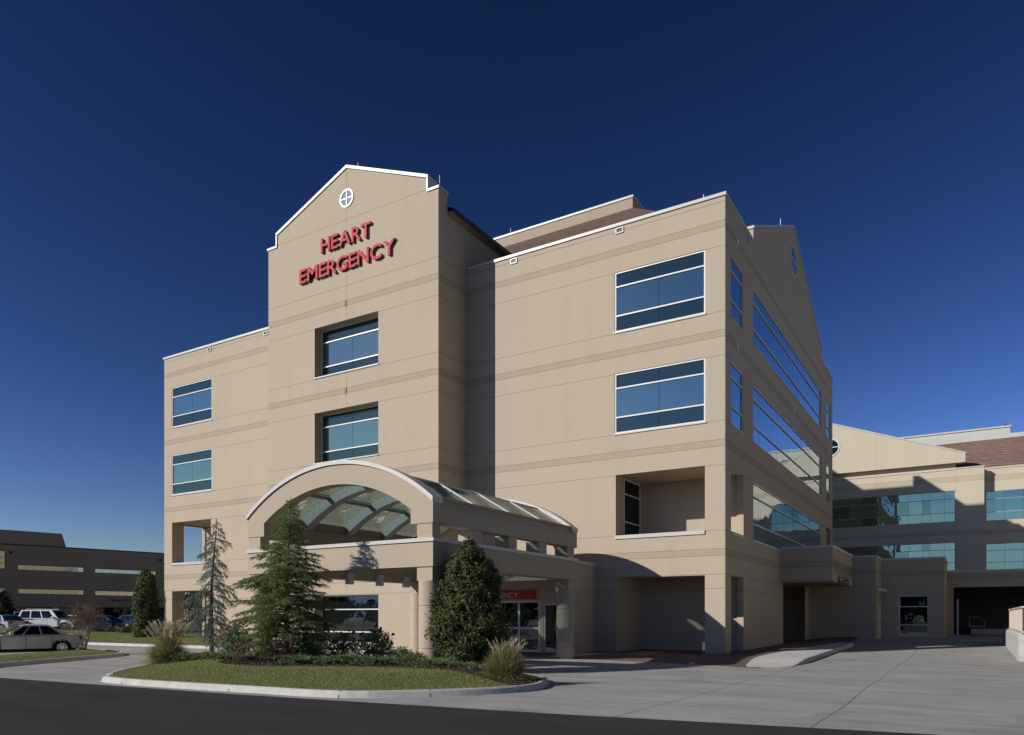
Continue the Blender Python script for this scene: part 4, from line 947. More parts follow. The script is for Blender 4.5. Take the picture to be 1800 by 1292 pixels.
# ================================================================== PLANTS
def interp(t, pts): return float(np.interp(t, [p[0] for p in pts], [p[1] for p in pts]))
def conifer(name, label, loc, H, prof, nb, mat, droop, lift, seed, nl=.085, nw=.012, dens=1.0, hang=.25, lean=(0, 0), spray=.38, bare=.05, group=None, vary=(.55, 1.15)):
    r_ = np.random.default_rng(seed); rnd = random.Random(seed)
    root = empty(name, loc); tag(root, label, 'tree', group)
    tr = MB(); pts = [(lean[0] * (t ** 1.5) + .03 * math.sin(7 * t + seed), lean[1] * t ** 1.5 + .03 * math.cos(5 * t), H * t) for t in np.linspace(0, .985, 14)]
    tr.tube(pts, [max(.006, .018 * H * (1 - t) ** .9 + .005) for t in np.linspace(0, 1, 14)], 7)
    PP, DD = [], []
    for i in range(nb):
        t = bare + (1 - bare) * ((i + rnd.random()) / nb) ** .92
        z = H * t * .985; Lb = interp(z, prof) * rnd.uniform(*vary) + .03
        az = i * 2.39996 + rnd.uniform(-.5, .5); up = lift * rnd.uniform(.4, 1.3)
        dx, dy = math.cos(az), math.sin(az); bp = []
        bx, by = lean[0] * t ** 1.5, lean[1] * t ** 1.5
        for k in range(7):
            s = k / 6; bp.append((bx + dx * Lb * s, by + dy * Lb * s, z + Lb * (up * s - droop * s * s)))
        tr.tube(bp, [.004 + .012 * Lb * (1 - k / 6) for k in range(7)], 4, cap=False)
        ns = max(3, int(Lb * 17 * dens))
        for q in range(ns):
            s = (q + rnd.random()) / ns; s = .12 + .88 * s; p = Vector(bp[min(5, int(s * 6))]).lerp(Vector(bp[min(6, int(s * 6) + 1)]), s * 6 - int(s * 6)) if s < 1 else Vector(bp[6])
            sl = spray * Lb * (1.05 - .75 * s) * rnd.uniform(.6, 1.15) + .05; side = 1 if q % 2 else -1; a2 = az + side * rnd.uniform(.45, 1.15)
            e = Vector((math.cos(a2), math.sin(a2), rnd.uniform(-.12, .22) - hang * .4)).normalized()
            nn = max(3, int(sl * 46 * dens)); u = (np.arange(nn) + r_.random(nn)) / nn
            c_ = np.array(p)[None] + u[:, None] * sl * np.array(e)[None]; c_[:, 2] -= hang * sl * u ** 2
            PP.append(np.repeat(c_, 3, 0)); DD.append(np.repeat(np.array([[e.x * .8, e.y * .8, e.z * .8 - hang * .5]]), nn * 3, 0) + r_.normal(0, .55, (nn * 3, 3)))
        # tip tuft
        PP.append(np.repeat(np.array([bp[6]]), 8, 0)); DD.append(np.tile([dx, dy, up - 2 * droop * .6], (8, 1)) + r_.normal(0, .35, (8, 3)))
    for q in range(70):
        s = r_.random(); PP.append(np.array([[lean[0], lean[1], H * (.93 + .07 * s)]])); DD.append(np.array([[0, 0, 1.]]) + r_.normal(0, .6, (1, 3)))
    P_, D_ = np.concatenate(PP), np.concatenate(DD)
    tr.build('trunk', M['bark'], root)
    quads('crown', needles(P_, D_, nl, nw, .15, .45), mat, root)
    return root
conifer('cedar_tree', 'tall green cedar on the island in front of the arched entrance canopy', (-9.78, -15.95, iz(-9.78, -15.95)), 5.28,
        [(0, .95), (.35, 1.30), (.9, 1.50), (1.5, 1.64), (2.2, 1.55), (3.0, 1.22), (3.7, .82), (4.3, .50), (4.8, .28), (5.3, .05)], 195, M['cedar'], .30, .34, 3, nl=.080, nw=.014, dens=1.0, hang=.30, lean=(.20, 0), bare=.03, spray=.38)
bcx, bcy = at(370, 29.2)
conifer('blue_cedar_tree', 'slender blue-grey weeping cedar before the hospital left wing, sparse drooping branches', (bcx, bcy, -.02), 5.45,
        [(0, .40), (.8, .50), (1.2, .70), (2.0, .80), (2.7, .72), (3.3, .58), (4.0, .46), (4.6, .42), (5.2, .24), (5.5, .05)], 80, M['bluecedar'], .62, .34, 8, nl=.075, nw=.017, dens=1.05, hang=.85, lean=(.22, .1), spray=.62, bare=.12, vary=(.25, 1.3))

def shellpts(n, prof, H, depth=.35, wob=.10, seed=0, lumps=9):
    r_ = np.random.default_rng(seed); t = r_.random(n * 3); rad = np.interp(t * H, [p[0] for p in prof], [p[1] for p in prof])
    keep = r_.random(len(t)) < (rad + .05) / max(p[1] for p in prof); t = t[keep][:n]; n = len(t); rad = np.interp(t * H, [p[0] for p in prof], [p[1] for p in prof])
    az = r_.random(n) * 2 * np.pi
    lump = 1 + wob * (np.sin(az * 3 + t * 9 + seed) + np.sin(az * 5 - t * 17 + seed * 2) * .8 + np.sin(az * 9 + t * 31) * .5 + np.sin(t * 46 + az * 2) * .4)
    d = 1 - depth * r_.random(n) ** 1.8
    # a few shoots poke out of the outline
    d = d + (r_.random(n) < .04) * r_.random(n) * .14
    rr = rad * lump * d
    P_ = np.c_[rr * np.cos(az), rr * np.sin(az), t * H]; N_ = np.c_[np.cos(az), np.sin(az), .45 + 0 * t]
    return P_, N_
def clustered(P_, N_, L, W, jit, n, k=9):
    # leaves ride on short shoots that point out and up, so the surface breaks into light and dark tufts
    m_ = max(30, n // k); P0, N0 = P_[:m_], N_[:m_]; D0 = nrm(N0 + rng.normal(0, .45, N0.shape) + (0, 0, .35)); ln = L * rng.uniform(1.2, 3.6, m_)
    u = rng.uniform(-.9, .45, (m_, k)); Q = (P0[:, None] + D0[:, None] * (u * ln[:, None])[..., None]).reshape(-1, 3) + rng.normal(0, L * .33, (m_ * k, 3)); Q[:, 2] = np.maximum(Q[:, 2], .01)
    NN = np.repeat(D0 * .55 + N0 * .6, k, 0); return leaves(Q, NN, L, W, jit, .4)
def broad(name, label, cat, loc, H, prof, n, mat, L, W, seed, trunks=1, wob=.10, depth=.4, group=None, jit=.7, kid='foliage'):
    root = empty(name, loc); tag(root, label, cat, group); P_, N_ = shellpts(n, prof, H, depth, wob, seed)
    quads(kid, clustered(P_, N_, L, W, jit, n), mat, root); rr = random.Random(seed); tr = MB()
    for k in range(trunks):
        a = rr.uniform(0, 6.3); s = 0 if trunks == 1 else .12 * H
        tr.tube([(.1 * s * math.cos(a), .1 * s * math.sin(a), -.06), (s * .6 * math.cos(a), s * .6 * math.sin(a), H * .3), (s * .9 * math.cos(a), s * .9 * math.sin(a), H * .78)], [.016 * H + .008, .010 * H + .005, .004], 6)
    tr.build('trunk' if trunks == 1 else 'stems', M['bark'], root); return root
hx, hy = at(825, 23.9)
broad('holly_tree', 'broad dark glossy holly at the right end of the island, half hiding the doors', 'tree', (hx, hy, .02), 4.05,
      [(0, .2), (.15, .55), (.4, .95), (.8, 1.13), (1.5, 1.19), (2.35, 1.0), (3.1, .80), (3.55, .50), (3.85, .26), (4.05, .05)], 56000, M['holly'], .080, .045, 5, 1, .10, .42)
lx, ly = at(257, 54)
broad('holly_tree', 'dense upright holly on the grass bank between the hospital corner and the brown office block', 'tree', (lx, ly, hh(lx, ly) + .2), 5.1,
      [(0, .5), (.35, .88), (1.2, .92), (2.4, .82), (3.5, .72), (4.4, .52), (5.1, .1)], 24000, M['holly'], .11, .065, 15, 1, .08, .42)

def flowers(root, spots, big=.058):
    n0 = 60; P_ = nrm(rng.normal(0, 1, (n0, 3))); proto = None
    for p in spots:
        if proto is None:
            proto = quads('blossom', leaves(P_ * big * .55, P_, big * 1.1, big * .9, .35), M['petal'], root); o = proto
        else:
            o = proto.copy(); COL.objects.link(o); o.parent = root
        o.location = p; s = random.uniform(.7, 1.25); o.scale = (s, s, s)
def rose(px, dep, H, r, label, nf, seed, z0=.05):
    x, y = at(px, dep); z = iz(x, y) if inpoly([(x, y)], ISLD)[0] else z0
    root = broad('rose_bush', label, 'shrub', (x, y, z), H, [(0, r * .5), (H * .25, r * .9), (H * .55, r), (H * .8, r * .75), (H, r * .25)], 4600, M['rose'], .062, .042, seed, 6, .16, .75, 'rose bushes on the island', 1.0)
    rr = random.Random(seed); sp = []
    for k in range(nf):
        a = rr.uniform(0, 6.28); t = rr.uniform(.55, 1.04); q = r * (1.03 if t < .85 else .7) * rr.uniform(.75, 1.05)
        sp.append((q * math.cos(a), q * math.sin(a), H * t + .05))
    st = MB()
    for p in sp: st.tube([(p[0] * .6, p[1] * .6, p[2] * .7), p], [.006, .003], 4)
    st.build('flower_stems', M['bark'], root); flowers(root, sp); return root
rose(413, 26.6, 1.22, .60, 'rose bush with crimson blooms beside the slender blue-grey cedar', 16, 21)
rose(600, 26.0, 1.08, .66, 'rose bush with scattered pink blooms just right of the tall green cedar', 13, 22)
rose(660, 25.4, 1.20, .66, 'rose bush with many crimson blooms nearest the round front column', 18, 23)
rose(549, 27.0, 1.0, .5, 'small rose bush with few blooms, half hidden behind the tall green cedar', 6, 24)

def shrub(name, label, px, dep, H, r, mat, n, L, W, seed, group=None, z=None, wob=.12):
    x, y = at(px, dep); zz = z if z is not None else iz(x, y)
    return broad(name, label, 'shrub', (x, y, zz), H, [(0, r * .6), (H * .3, r), (H * .6, r * .95), (H * .85, r * .65), (H, r * .2)], n, mat, L, W, seed, 5, wob, .7, group, .9)
shrub('barberry_shrub', 'dark purple barberry shrub below the crimson rose bush by the blue-grey cedar', 434, 24.4, .78, .46, M['barberry'], 3600, .040, .026, 31, 'purple barberry shrubs')
shrub('barberry_shrub', 'dark purple barberry shrub at the foot of the tall green cedar', 499, 23.6, .80, .42, M['barberry'], 3600, .040, .026, 32, 'purple barberry shrubs')
shrub('boxwood_shrub', 'small rounded yellow-green shrub at the foot of the round front column', 729, 22.7, .46, .40, M['boxwood'], 3800, .034, .022, 33, None, None, .05)
shrub('leafy_shrub', 'low grey-green leafy shrub between the rose bush and the round front column', 706, 24.3, .62, .40, M['rose'], 1800, .075, .04, 34)
shrub('leafy_shrub', 'low dark leafy shrub in the gap under the right side of the tall green cedar', 545, 24.6, .62, .38, M['rose'], 1800, .07, .04, 35)

# creeping junipers
def juniper(seed):
    r_ = np.random.default_rng(seed); PP, DD = [], []
    for i in range(46):
        a = r_.uniform(0, 6.28); L = r_.uniform(.25, .62); e = np.array([math.cos(a), math.sin(a), r_.uniform(.12, .65)]); e /= np.linalg.norm(e)
        n = int(L * 90); u = r_.random(n); P_ = u[:, None] * L * e; P_[:, 2] -= .25 * L * u ** 2; P_[:, 2] += .03
        PP.append(P_); DD.append(np.tile(e, (n, 1)) + r_.normal(0, .6, (n, 3)))
    return np.concatenate(PP), np.concatenate(DD)
jl = ['at the left end of the bed beside the plumed grass', 'between the plumed grass and the slender blue-grey cedar', 'in front of the slender blue-grey cedar trunk', 'below the leftmost crimson rose bush', 'in front of the purple barberry by the tall cedar',
      'just right of the tall cedar foot', 'below the pink rose bush, near the lawn edge', 'below the pink rose bush, close behind another', 'between the two rose bushes right of the tall cedar', 'in front of the crimson rose bush near the column', 'between the yellow-green shrub and the holly', 'below the left side of the broad holly', 'below the middle of the broad holly', 'between the broad holly trunk and the arching grass']
js = [(318, 26.9), (343, 26.4), (372, 25.9), (400, 25.2), (528, 22.9), (553, 23.2), (578, 22.7), (600, 23.4), (628, 23.0), (664, 22.4), (752, 22.0), (780, 21.6), (808, 21.4), (838, 20.9)]
j0 = None
for k, ((px, dp), tx) in enumerate(zip(js, jl)):
    x, y = at(px, dp); loc = (x, y, iz(x, y) + .02)
    if j0 is None:
        j0 = empty('juniper', loc); P_, D_ = juniper(41); quads('foliage', needles(P_, D_, .085, .020, .2), M['juniper'], j0); st = MB(); st.tube([(0, 0, -.05), (0, 0, .16)], .025, 6); st.build('stem', M['bark'], j0); o = j0
    else: o = copy_tree(j0); o.location = loc
    o.rotation_euler = (0, 0, k * 1.7); s = 1.12 + .42 * ((k * 37) % 10) / 10; o.scale = (s, s, s * (.8 + .3 * ((k * 13) % 7) / 7))
    tag(o, 'low creeping green juniper ' + tx, 'shrub', 'creeping junipers along the planting bed')

# plumed grasses
def plumed(label, px, dep, n, H, spread, npl, plH, seed, pmat='plume', pn=70):
    r_ = np.random.default_rng(seed); x, y = at(px, dep); root = empty('ornamental_grass', (x, y, iz(x, y))); tag(root, label, 'grass clump', 'plumed grasses on the island'); Q = []
    for i in range(n):
        a = r_.uniform(0, 6.28); ph = spread * r_.random() ** .75; L = H * r_.uniform(.5, 1.12); b0 = r_.uniform(0, .14); d = np.array([math.cos(a), math.sin(a)]); pts = []
        for q in (0, .3, .6, .85, 1):
            out = b0 + L * math.sin(ph) * q * (1 - .12 * q); pts.append(np.array([d[0] * out, d[1] * out, max(.02, L * math.cos(ph) * q - .34 * L * q * q * (.25 + math.sin(ph)))]))
        a2 = r_.uniform(0, 3.14); sd = np.array([math.cos(a2), math.sin(a2), 0]) * .0075; ww = (1, .9, .7, .4, .1)
        for k in range(4): Q.append([pts[k] - sd * ww[k], pts[k] + sd * ww[k], pts[k + 1] + sd * ww[k + 1], pts[k + 1] - sd * ww[k + 1]])
    quads('blades', np.array(Q), M['tallgrass'], root); PP, DD = [], []; st = MB()
    for i in range(npl):
        a = r_.uniform(0, 6.28); lean = plH * math.tan(.52 * r_.random() ** .8); d = np.array([math.cos(a), math.sin(a)]); L = plH * r_.uniform(.82, 1.08)
        top = np.array([d[0] * lean, d[1] * lean, L]); bend = np.array([d[0] * .10 + .05, d[1] * .10, -.03])
        st.tube([(0.04 * d[0], .04 * d[1], .1), tuple(top * .6 * np.array([.8, .8, 1])), tuple(top)], .0035, 3, cap=False)
        m_ = pn; u = r_.random(m_); ax = top * np.array([1, 1, 1.]) + (u[:, None] - .75) * (top / np.linalg.norm(top)) * .34 + (u[:, None] ** 2) * bend
        PP.append(ax + r_.normal(0, .005, (m_, 3))); DD.append(np.tile(top / np.linalg.norm(top), (m_, 1)) + r_.normal(0, .33, (m_, 3)))
    st.build('stalks', M['plume'], root); quads('plumes', needles(np.concatenate(PP), np.concatenate(DD), .075, .010, .1), M[pmat], root); return root
plumed('tall ornamental grass with upright tan plumes at the left end of the island', 294, 26.6, 5200, 1.16, 1.25, 80, 1.36, 51)
plumed('shorter arching ornamental grass with wispy plumes at the right tip of the island', 889, 19.4, 5600, .98, 1.3, 24, .92, 52, pn=30)

# bare and thin trees
def twiggy(name, label, loc, H, r, trunks, seed, leafm=None, nleaf=0, L=.05, W=.03, bark='twig', low=.35, levels=3, group=None):
    rr = random.Random(seed); root = empty(name, loc); tag(root, label, 'tree', group); m = MB(); tips = []
    def grow(p, d, ln, rad, lev):
        q = p + d * ln * .5 + Vector((rr.uniform(-.06, .06), rr.uniform(-.06, .06), 0)) * ln; e = p + d * ln
        m.tube([p, q, e], [rad, rad * .8, rad * .6], 5 if lev == levels else 3, cap=False)
        if lev == 0: tips.append(e); tips.append(q); return
        for k in range(rr.choice((3, 4))):
            ax = Vector((rr.uniform(-1, 1), rr.uniform(-1, 1), rr.uniform(-.3, 1))); nd = (d * 1.15 + ax.normalized() * .75 + Vector((0, 0, .25))).normalized()
            st = p.lerp(e, rr.uniform(.55, 1)); grow(st, nd, ln * rr.uniform(.5, .72), rad * .5, lev - 1)
    for k in range(trunks):
        a = k * 6.283 / max(1, trunks) + rr.uniform(-.4, .4); t = 0 if trunks == 1 else rr.uniform(.16, .34)
        grow(Vector((.05 * math.cos(a) * (trunks > 1), .05 * math.sin(a) * (trunks > 1), -.05)), Vector((t * math.cos(a), t * math.sin(a), 1)).normalized(), H * low * rr.uniform(.9, 1.1), .017 * H / max(1, trunks ** .4) + .006, levels)
    m.build('trunk', M[bark], root)
    if leafm:
        T = np.array([tuple(t) for t in tips]); P_ = T[rng.integers(0, len(T), nleaf)] + rng.normal(0, r, (nleaf, 3)); quads('foliage', leaves(P_, rng.normal(0, 1, (nleaf, 3)), L, W, .5), M[leafm], root)
    return root
cx1, cy1 = at(147, 36.2)
twiggy('crape_myrtle', 'multi-stemmed bare crape myrtle with rusty seed heads at the tip of the grass strip', (cx1, cy1, .0), 3.1, .09, 6, 61, 'rust', 4200, .05, .03, 'palebark', .38)
m = MB(); m.lathe([(.32, -.02), (.24, .05), (.10, .09)], (cx1, cy1, .03), 18); tag(m.build('mulch_ring', M['mulch']), kind='structure')
def T_(px, dep): x, y = at(px, dep); return (x, y, hh(x, y))
twiggy('bare_tree', 'thin bare tree with few dull leaves left of the brown office block windows', T_(8, 80), 6.6, .3, 1, 62, 'drytree', 700, .10, .07)
twiggy('bare_tree', 'small leafless sapling before the brown office block, above the white wagon', T_(46, 92), 4.4, .2, 1, 63)
twiggy('bare_tree', 'slim yellowish sapling left of the upright holly on the bank', T_(213, 72), 3.6, .12, 1, 64, 'drytree', 400, .09, .06)
broad('evergreen_tree', 'dark bushy evergreen at the left edge, below the bare tree', 'tree', T_(4, 78), 3.9, [(0, .8), (.6, 1.3), (1.6, 1.2), (2.6, .9), (3.4, .5), (3.9, .1)], 5000, M['darkfol'], .22, .12, 65, 1, .16)
for k, (px, dp, H, tx) in enumerate(((168, 61, .86, 'leftmost of three before the navy saloon'), (195, 61.5, .9, 'middle one of three before the navy saloon'), (219, 61, .84, 'nearest the upright holly'))):
    x, y = at(px, dp); shrub('rounded_shrub', 'dark rounded shrub by the car park, ' + tx, px, dp, H, .66, M['holly'], 3600, .10, .06, 70 + k, 'dark shrubs along the car park edge', .02)
for k, (px, dp, H, r, n, mt, tx) in enumerate(((334, 68, 6.5, 1.5, 2600, 'drytree', 'dull green tree seen through the left ground-floor opening of the hospital'), (352, 90, 8.0, 2.0, 2600, 'drytree', 'taller hazy tree farther off behind the left ground-floor opening'), (343, 76, 3.2, 1.1, 2200, 'rust', 'rusty brown small tree beyond the left ground-floor opening'))):
    x, y = at(px, dp); twiggy('tree', tx, (x, y, -.2), H, .42, 1, 80 + k, mt, n, .20, .12, 'twig', .33)
# woods behind the viewer and beyond the site, far off
V = []
for k in range(340):
    if k < 170: cx_, cy_ = rng.uniform(-160, 150), rng.uniform(-135, -110)
    elif k < 255: cx_, cy_ = rng.uniform(-200, 20), rng.uniform(170, 200)
    else: cx_, cy_ = rng.uniform(120, 150), rng.uniform(-110, 60)
    H = rng.uniform(6, 11); n = 90; d = nrm(rng.normal(0, 1, (n, 3))); P_ = d * np.array([4, 4, H * .5]) * rng.uniform(.6, 1, (n, 1)) + (cx_, cy_, H * .52); V.append(leaves(P_, d, 1.7, 1.2, .5))
tag(quads('woodland', np.concatenate(V), M['darkfol']), 'far belt of dark trees around the hospital site', 'woodland', kind='stuff')

# ================================================================== CARS
def car(label, loc, rz, paint, L=4.9, W=1.82, H=1.46, wb=2.85, kind='saloon', group='parked cars', pitch=0, tilt=0):
    root = empty('parked_car', loc, rz); tag(root, label, 'car', group); root.rotation_euler = (tilt, pitch, rz)
    hl = L / 2; ra = .33 if kind == 'saloon' else .39; xf = wb / 2; P = M[paint]; cl = .2 if kind == 'saloon' else .30
    belt = .93 if kind == 'saloon' else 1.14; hood = .88 if kind == 'saloon' else 1.10
    if kind == 'saloon': top = [(-hl, .58), (-hl + .04, .86), (-hl + .22, .96), (-hl + .95, belt + .03), (.9, belt), (hl - .9, hood - .03), (hl - .25, hood - .16), (hl - .04, .60), (hl, .42)]
    else: top = [(-hl, .60), (-hl + .02, belt - .02), (-hl + .10, belt), (.75, belt), (hl - .35, hood), (hl - .08, hood - .10), (hl - .03, .68), (hl, .50)]
    bot = [(hl - .05, cl + .04)]
    for xc in (xf, -xf):
        for k in range(9):
            a = math.pi * k / 8; bot.append((xc + (ra + .07) * math.cos(a), max(cl, ra + (ra + .07) * math.sin(a) * 1.0)))
    bot += [(-hl + .06, cl + .06)]
    poly = top + bot; hw = W / 2
    b = MB(); n = len(poly)
    lay = [(-hw + .10, .975), (-hw + .015, .995), (-hw, 1), (hw, 1), (hw - .015, .995), (hw - .10, .975)]
    rings = []
    for yy, sc in lay:
        i = len(b.v); rings.append(i)
        b.v += [(x * (1 if abs(yy) > hw - .05 else sc), yy * (1 - .035 * max(0, (z - .55))) if abs(yy) > hw - .2 else yy, z * (sc if z > .7 else 1)) for x, z in poly]
    for a_, c_ in zip(rings, rings[1:]):
        for k in range(n): b.f.append((a_ + k, a_ + (k + 1) % n, c_ + (k + 1) % n, c_ + k)); b.m.append(0)
    b.f.append(tuple(rings[0] + k for k in range(n))); b.m.append(0); b.f.append(tuple(rings[-1] + k for k in range(n))[::-1]); b.m.append(0)
    o = b.build('body', P, root, smooth=True); md = o.modifiers.new('e', 'EDGE_SPLIT'); md.split_angle = R(32)
    u_ = MB(); u_.box(-hl + .3, hl - .3, -hw + .12, hw - .12, .16, .5); u_.build('underside', M['black'], root)
    # cabin
    if kind == 'saloon': lo_x = (-hl + .62, hl - 1.38); hi_x = (-hl + 1.42, hl - 2.22)
    else: lo_x = (-hl + .06, hl - 1.62); hi_x = (-hl + .34, hl - 2.35)
    yl, yh = hw - .05, hw - .24; zr = H
    def side_pt(s, u, v):            # u 0..1 rear to front, v 0..1 belt to roof
        x = (lo_x[0] + (lo_x[1] - lo_x[0]) * u) * (1 - v) + (hi_x[0] + (hi_x[1] - hi_x[0]) * u) * v; z = belt - .01 + (zr - belt) * (v + .10 * v * (1 - v)); y = s * (yl + (yh - yl) * v ** 1.25); return (x, y, z)
    c = MB(); nu, nv = 10, 5
    for s in (-1, 1):
        for i in range(nu):
            for j in range(nv):
                c.face([side_pt(s, (i + a) / nu, (j + d) / nv) for a, d in ((0, 0), (1, 0), (1, 1), (0, 1))])
    for u in (0, 1):
        for j in range(nv): c.face([side_pt(-1, u, j / nv), side_pt(1, u, j / nv), side_pt(1, u, (j + 1) / nv), side_pt(-1, u, (j + 1) / nv)])
    m_ = 8
    for i in range(nu):
        for k in range(m_):
            def rp(u, t): x, y, z = side_pt(1, u, 1); return (x, -y + 2 * y * t, z + .045 * (1 - (2 * t - 1) ** 2) * min(1, 6 * u * (1 - u) + .3))
            c.face([rp(i / nu, k / m_), rp((i + 1) / nu, k / m_), rp((i + 1) / nu, (k + 1) / m_), rp(i / nu, (k + 1) / m_)])
    o = c.build('cabin', P, root, smooth=True); 
    bm = bmesh.new(); bm.from_mesh(o.data); bmesh.ops.remove_doubles(bm, verts=bm.verts, dist=.002); bm.to_mesh(o.data); bm.free()
    md = o.modifiers.new('e', 'EDGE_SPLIT'); md.split_angle = R(32)
    spl = [(.10, .40), (.43, .70), (.73, .92)] if kind == 'saloon' else [(.05, .30), (.335, .60), (.635, .90)]
    for s in (-1, 1):
        for a, d in spl:
            g = MB(); q = 6
            for i in range(q):
                for j in range(3):
                    pts = [side_pt(s, a + (d - a) * (i + e) / q, .08 + .80 * (j + f_) / 3) for e, f_ in ((0, 0), (1, 0), (1, 1), (0, 1))]; g.face([(x, y + s * .008, z) for x, y, z in pts])
            g.build('side_window', M['carglass'], root)
    for u, nm, dx in ((1, 'windscreen', .012), (0, 'rear_window', -.012)):
        g = MB(); A_ = [side_pt(-1, u, v) for v in (.06, .5, .90)]; B_ = [side_pt(1, u, v) for v in (.06, .5, .90)]
        for k in range(2): g.face([(A_[k][0] + dx, A_[k][1] * .90, A_[k][2] + .006), (B_[k][0] + dx, B_[k][1] * .90, B_[k][2] + .006), (B_[k + 1][0] + dx, B_[k + 1][1] * .88, B_[k + 1][2] + .006), (A_[k + 1][0] + dx, A_[k + 1][1] * .88, A_[k + 1][2] + .006)])
        g.build(nm, M['carglass'], root)
    # wheels
    for xc in (xf, -xf):
        for s in (-1, 1):
            m = MB(); prof = [(ra * .66, -.10), (ra * .93, -.11), (ra, -.07), (ra, .07), (ra * .93, .11), (ra * .66, .10)]
            nn = 26; rg = []
            for r_, yy in prof: rg.append([(xc + r_ * math.cos(2 * math.pi * k / nn), s * (hw - .12) + yy, ra + r_ * math.sin(2 * math.pi * k / nn)) for k in range(nn)])
            for a_, d_ in zip(rg, rg[1:]): m.strip(a_, d_, 0, True)
            m.face(rg[0][::-1]); m.face(rg[-1])
            o = m.build('wheel', M['black'], root); m = MB(); yo = s * (hw - .12) + s * .103
            for k in range(10):
                a = 2 * math.pi * k / 10; dx, dz = math.cos(a), math.sin(a); px_, pz_ = -dz, dx; r0, r1 = ra * .10, ra * .66
                m.face([(xc + dx * r0 + px_ * .02, yo, ra + dz * r0 + pz_ * .02), (xc + dx * r1 + px_ * .028, yo, ra + dz * r1 + pz_ * .028), (xc + dx * r1 - px_ * .028, yo, ra + dz * r1 - pz_ * .028), (xc + dx * r0 - px_ * .02, yo, ra + dz * r0 - pz_ * .02)])
            ri = [(xc + ra * .66 * math.cos(2 * math.pi * k / nn), yo + s * .002, ra + ra * .66 * math.sin(2 * math.pi * k / nn)) for k in range(nn)]; rj = [(xc + ra * .58 * math.cos(2 * math.pi * k / nn), yo + s * .002, ra + ra * .58 * math.sin(2 * math.pi * k / nn)) for k in range(nn)]; m.strip(ri, rj, 0, True)
            rk = [(xc + ra * .16 * math.cos(2 * math.pi * k / 12), yo + s * .004, ra + ra * .16 * math.sin(2 * math.pi * k / 12)) for k in range(12)]; m.face(rk)
            m.build('rim', M['chrome'], o)
    zl = hood - .20; hx_ = hl - (.13 if kind == 'saloon' else .03)
    for s in (-1, 1):
        y0_, y1_ = sorted((s * (hw - .09), s * (hw - .48))); m = MB(); m.box(hx_ - .12, hx_ + (.05 if kind == 'saloon' else .015), y0_, y1_, zl - .09, zl + .07); m.build('headlight', M['headl'], root, bevel=.02)
        y0_, y1_ = sorted((s * (hw - .07), s * (hw - (.42 if kind == 'saloon' else .26)))); zt = .80 if kind == 'saloon' else .92; m = MB(); m.box(-hl + (.0 if kind == 'saloon' else -.015), -hl + .14, y0_, y1_, zt - (.08 if kind == 'saloon' else .22), zt + .10); m.build('taillight', M['tail'], root, bevel=.02)
        x, y, z = side_pt(s, .88, .05); y0_, y1_ = sorted((y + s * .02, y + s * .22)); m = MB(); m.box(x - .06, x + .09, y0_, y1_, z + .02, z + .17); m.build('wing_mirror', P, root, bevel=.03)
        for u in ((-.32, .62) if kind == 'saloon' else (-.30, .75)):
            m = MB(); y0_, y1_ = sorted((s * (hw - .02), s * (hw + .02))); m.box(u - .1, u + .1, y0_, y1_, belt - .16, belt - .125); m.build('door_handle', P if kind != 'saloon' else M['chrome'], root)
    m = MB(); m.box(hl - .10, hl + .012, -hw + .42, hw - .42, zl - .16, zl + .05); m.build('grille', M['dark'], root)
    for e, nm in ((1, 'front_bumper'), (-1, 'rear_bumper')):
        m = MB(); m.box(min(e * (hl - .25), e * (hl + .05)), max(e * (hl - .25), e * (hl + .05)), -hw + .02, hw - .02, cl + .06, cl + .33); m.build(nm, P if kind == 'saloon' else M['chrome'], root, bevel=.05)
    db = [(-xf + ra + .12, .02), (.05, xf - ra - .10)] if kind == 'saloon' else [(-xf + ra + .14, .10), (.13, xf - ra - .22)]
    for s in (-1, 1):
        for a, d in db:
            m = MB(); yo = lambda z: s * (hw * (1 - .035 * max(0, z - .55)) + .004); z0, z1 = cl + .12, belt - .05
            m.face([(a, yo(z0), z0), (d, yo(z0), z0), (d, yo(z1), z1), (a, yo(z1), z1)])
            for p, q in ((a - .012, a), (d, d + .012)): m.face([(p, yo(z0), z0), (q, yo(z0), z0), (q, yo(z1), z1), (p, yo(z1), z1)], 1)
            m.face([(a, yo(z0), z0 - .02), (d, yo(z0), z0 - .02), (d, yo(z0), z0), (a, yo(z0), z0)], 1)
            m.build('door', [P, M['black']], root)
    m = MB(); m.box(-xf + ra + .1, xf - ra - .1, -hw - .008, hw + .008, .50, .53); m.build('side_moulding', P, root)
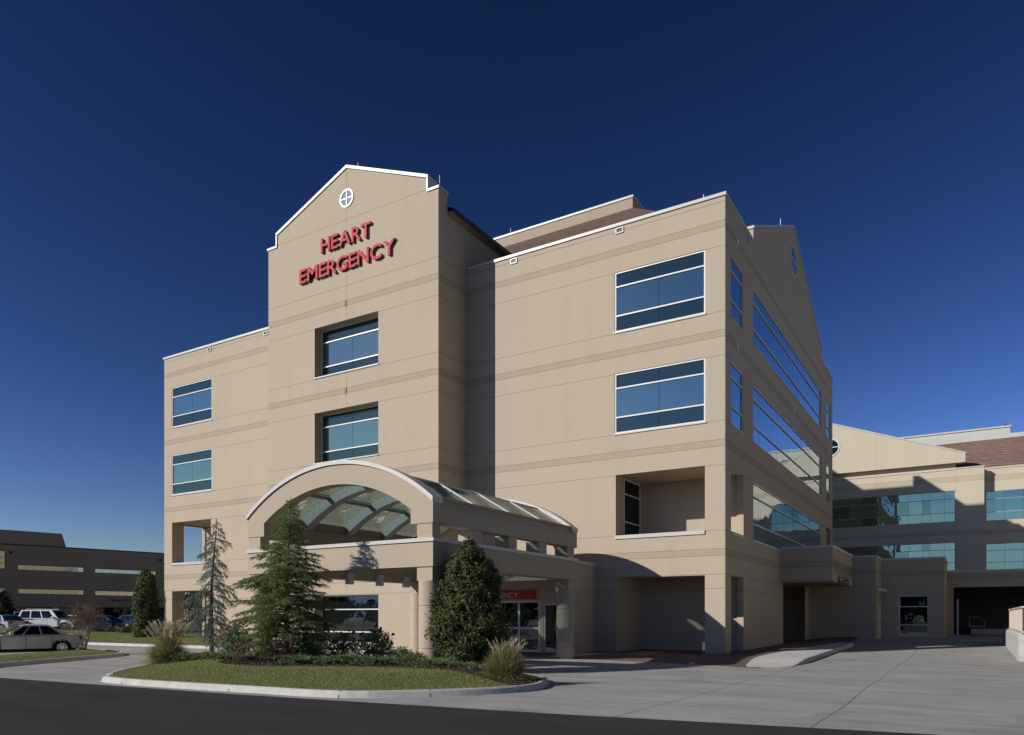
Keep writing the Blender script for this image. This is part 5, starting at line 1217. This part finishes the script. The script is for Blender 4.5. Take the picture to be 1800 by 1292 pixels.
    if kind != 'saloon':
        for s in (-1, 1): m = MB(); m.tube([(lo_x[0] + .6, s * (yh - .04), zr + .02), (lo_x[0] + .65, s * (yh - .04), zr + .07), (hi_x[1] - .3, s * (yh - .04), zr + .07), (hi_x[1] - .25, s * (yh - .04), zr + .02)], .018, 5); m.build('roof_rail', P, root)
    return root
def place(px, dep): x, y = at(px, dep); return (x, y, hh(x, y) + .005)
FACE_L = YAW + math.pi            # nose towards the left of the picture
FACE_R = YAW
sx_, sy_ = at(42, 35.0)
car('champagne saloon seen from its side beside the grass strip, nose out of the left edge', (sx_, sy_, -.13), FACE_L + .70, 'champagne', 4.6, 1.84, 1.41, 2.82)
car('large white estate wagon with dark windows and chrome bumper, nose towards the thin crape myrtle', place(93, 68), FACE_R - .02, 'carwhite', 5.4, 2.0, 1.92, 3.25, 'wagon')
car('white wagon mostly hidden behind the large white estate wagon', place(38, 78), FACE_R + 2.2, 'carwhite', 4.7, 1.85, 1.8, 2.8, 'wagon')
car('silver saloon at the left edge showing a red tail lamp', place(6, 66), FACE_R + 2.65, 'silver', 4.8, 1.82, 1.45, 2.8)
car('navy saloon parked right of the thin crape myrtle, behind the dark shrubs', place(188, 66), FACE_R - .06, 'navy', 4.9, 1.84, 1.48, 2.85)
car('bright blue car just beyond the navy saloon, half hidden by the upright holly', place(236, 80), FACE_R - .1, 'carblue', 4.6, 1.8, 1.5, 2.7, 'saloon')
car('white car peeping out between the large white wagon and the navy saloon', place(143, 80), FACE_R - .1, 'carwhite', 4.7, 1.82, 1.5, 2.8)
car('black car right of the upright holly, cut off by the hospital corner', place(283, 72), FACE_R - .1, 'carblack', 4.8, 1.84, 1.65, 2.8, 'wagon')
# cars across the road, seen mirrored in the entrance glass
for k, (x, y, pt, kd) in enumerate(((-6, -42, 'silver', 'saloon'), (0, -42.2, 'carblack', 'wagon'), (6, -42, 'champagne', 'saloon'), (-13, -42, 'navy', 'wagon'), (13, -42.2, 'carwhite', 'saloon'))):
    car(['silver saloon', 'black wagon', 'champagne saloon', 'navy wagon', 'white saloon'][k] + ' parked across the road, mirrored in the entrance glass', (x, y, -.2), math.pi / 2, pt, 4.8, 1.82, 1.46 if kd == 'saloon' else 1.8, 2.8, kd, 'cars parked across the road')
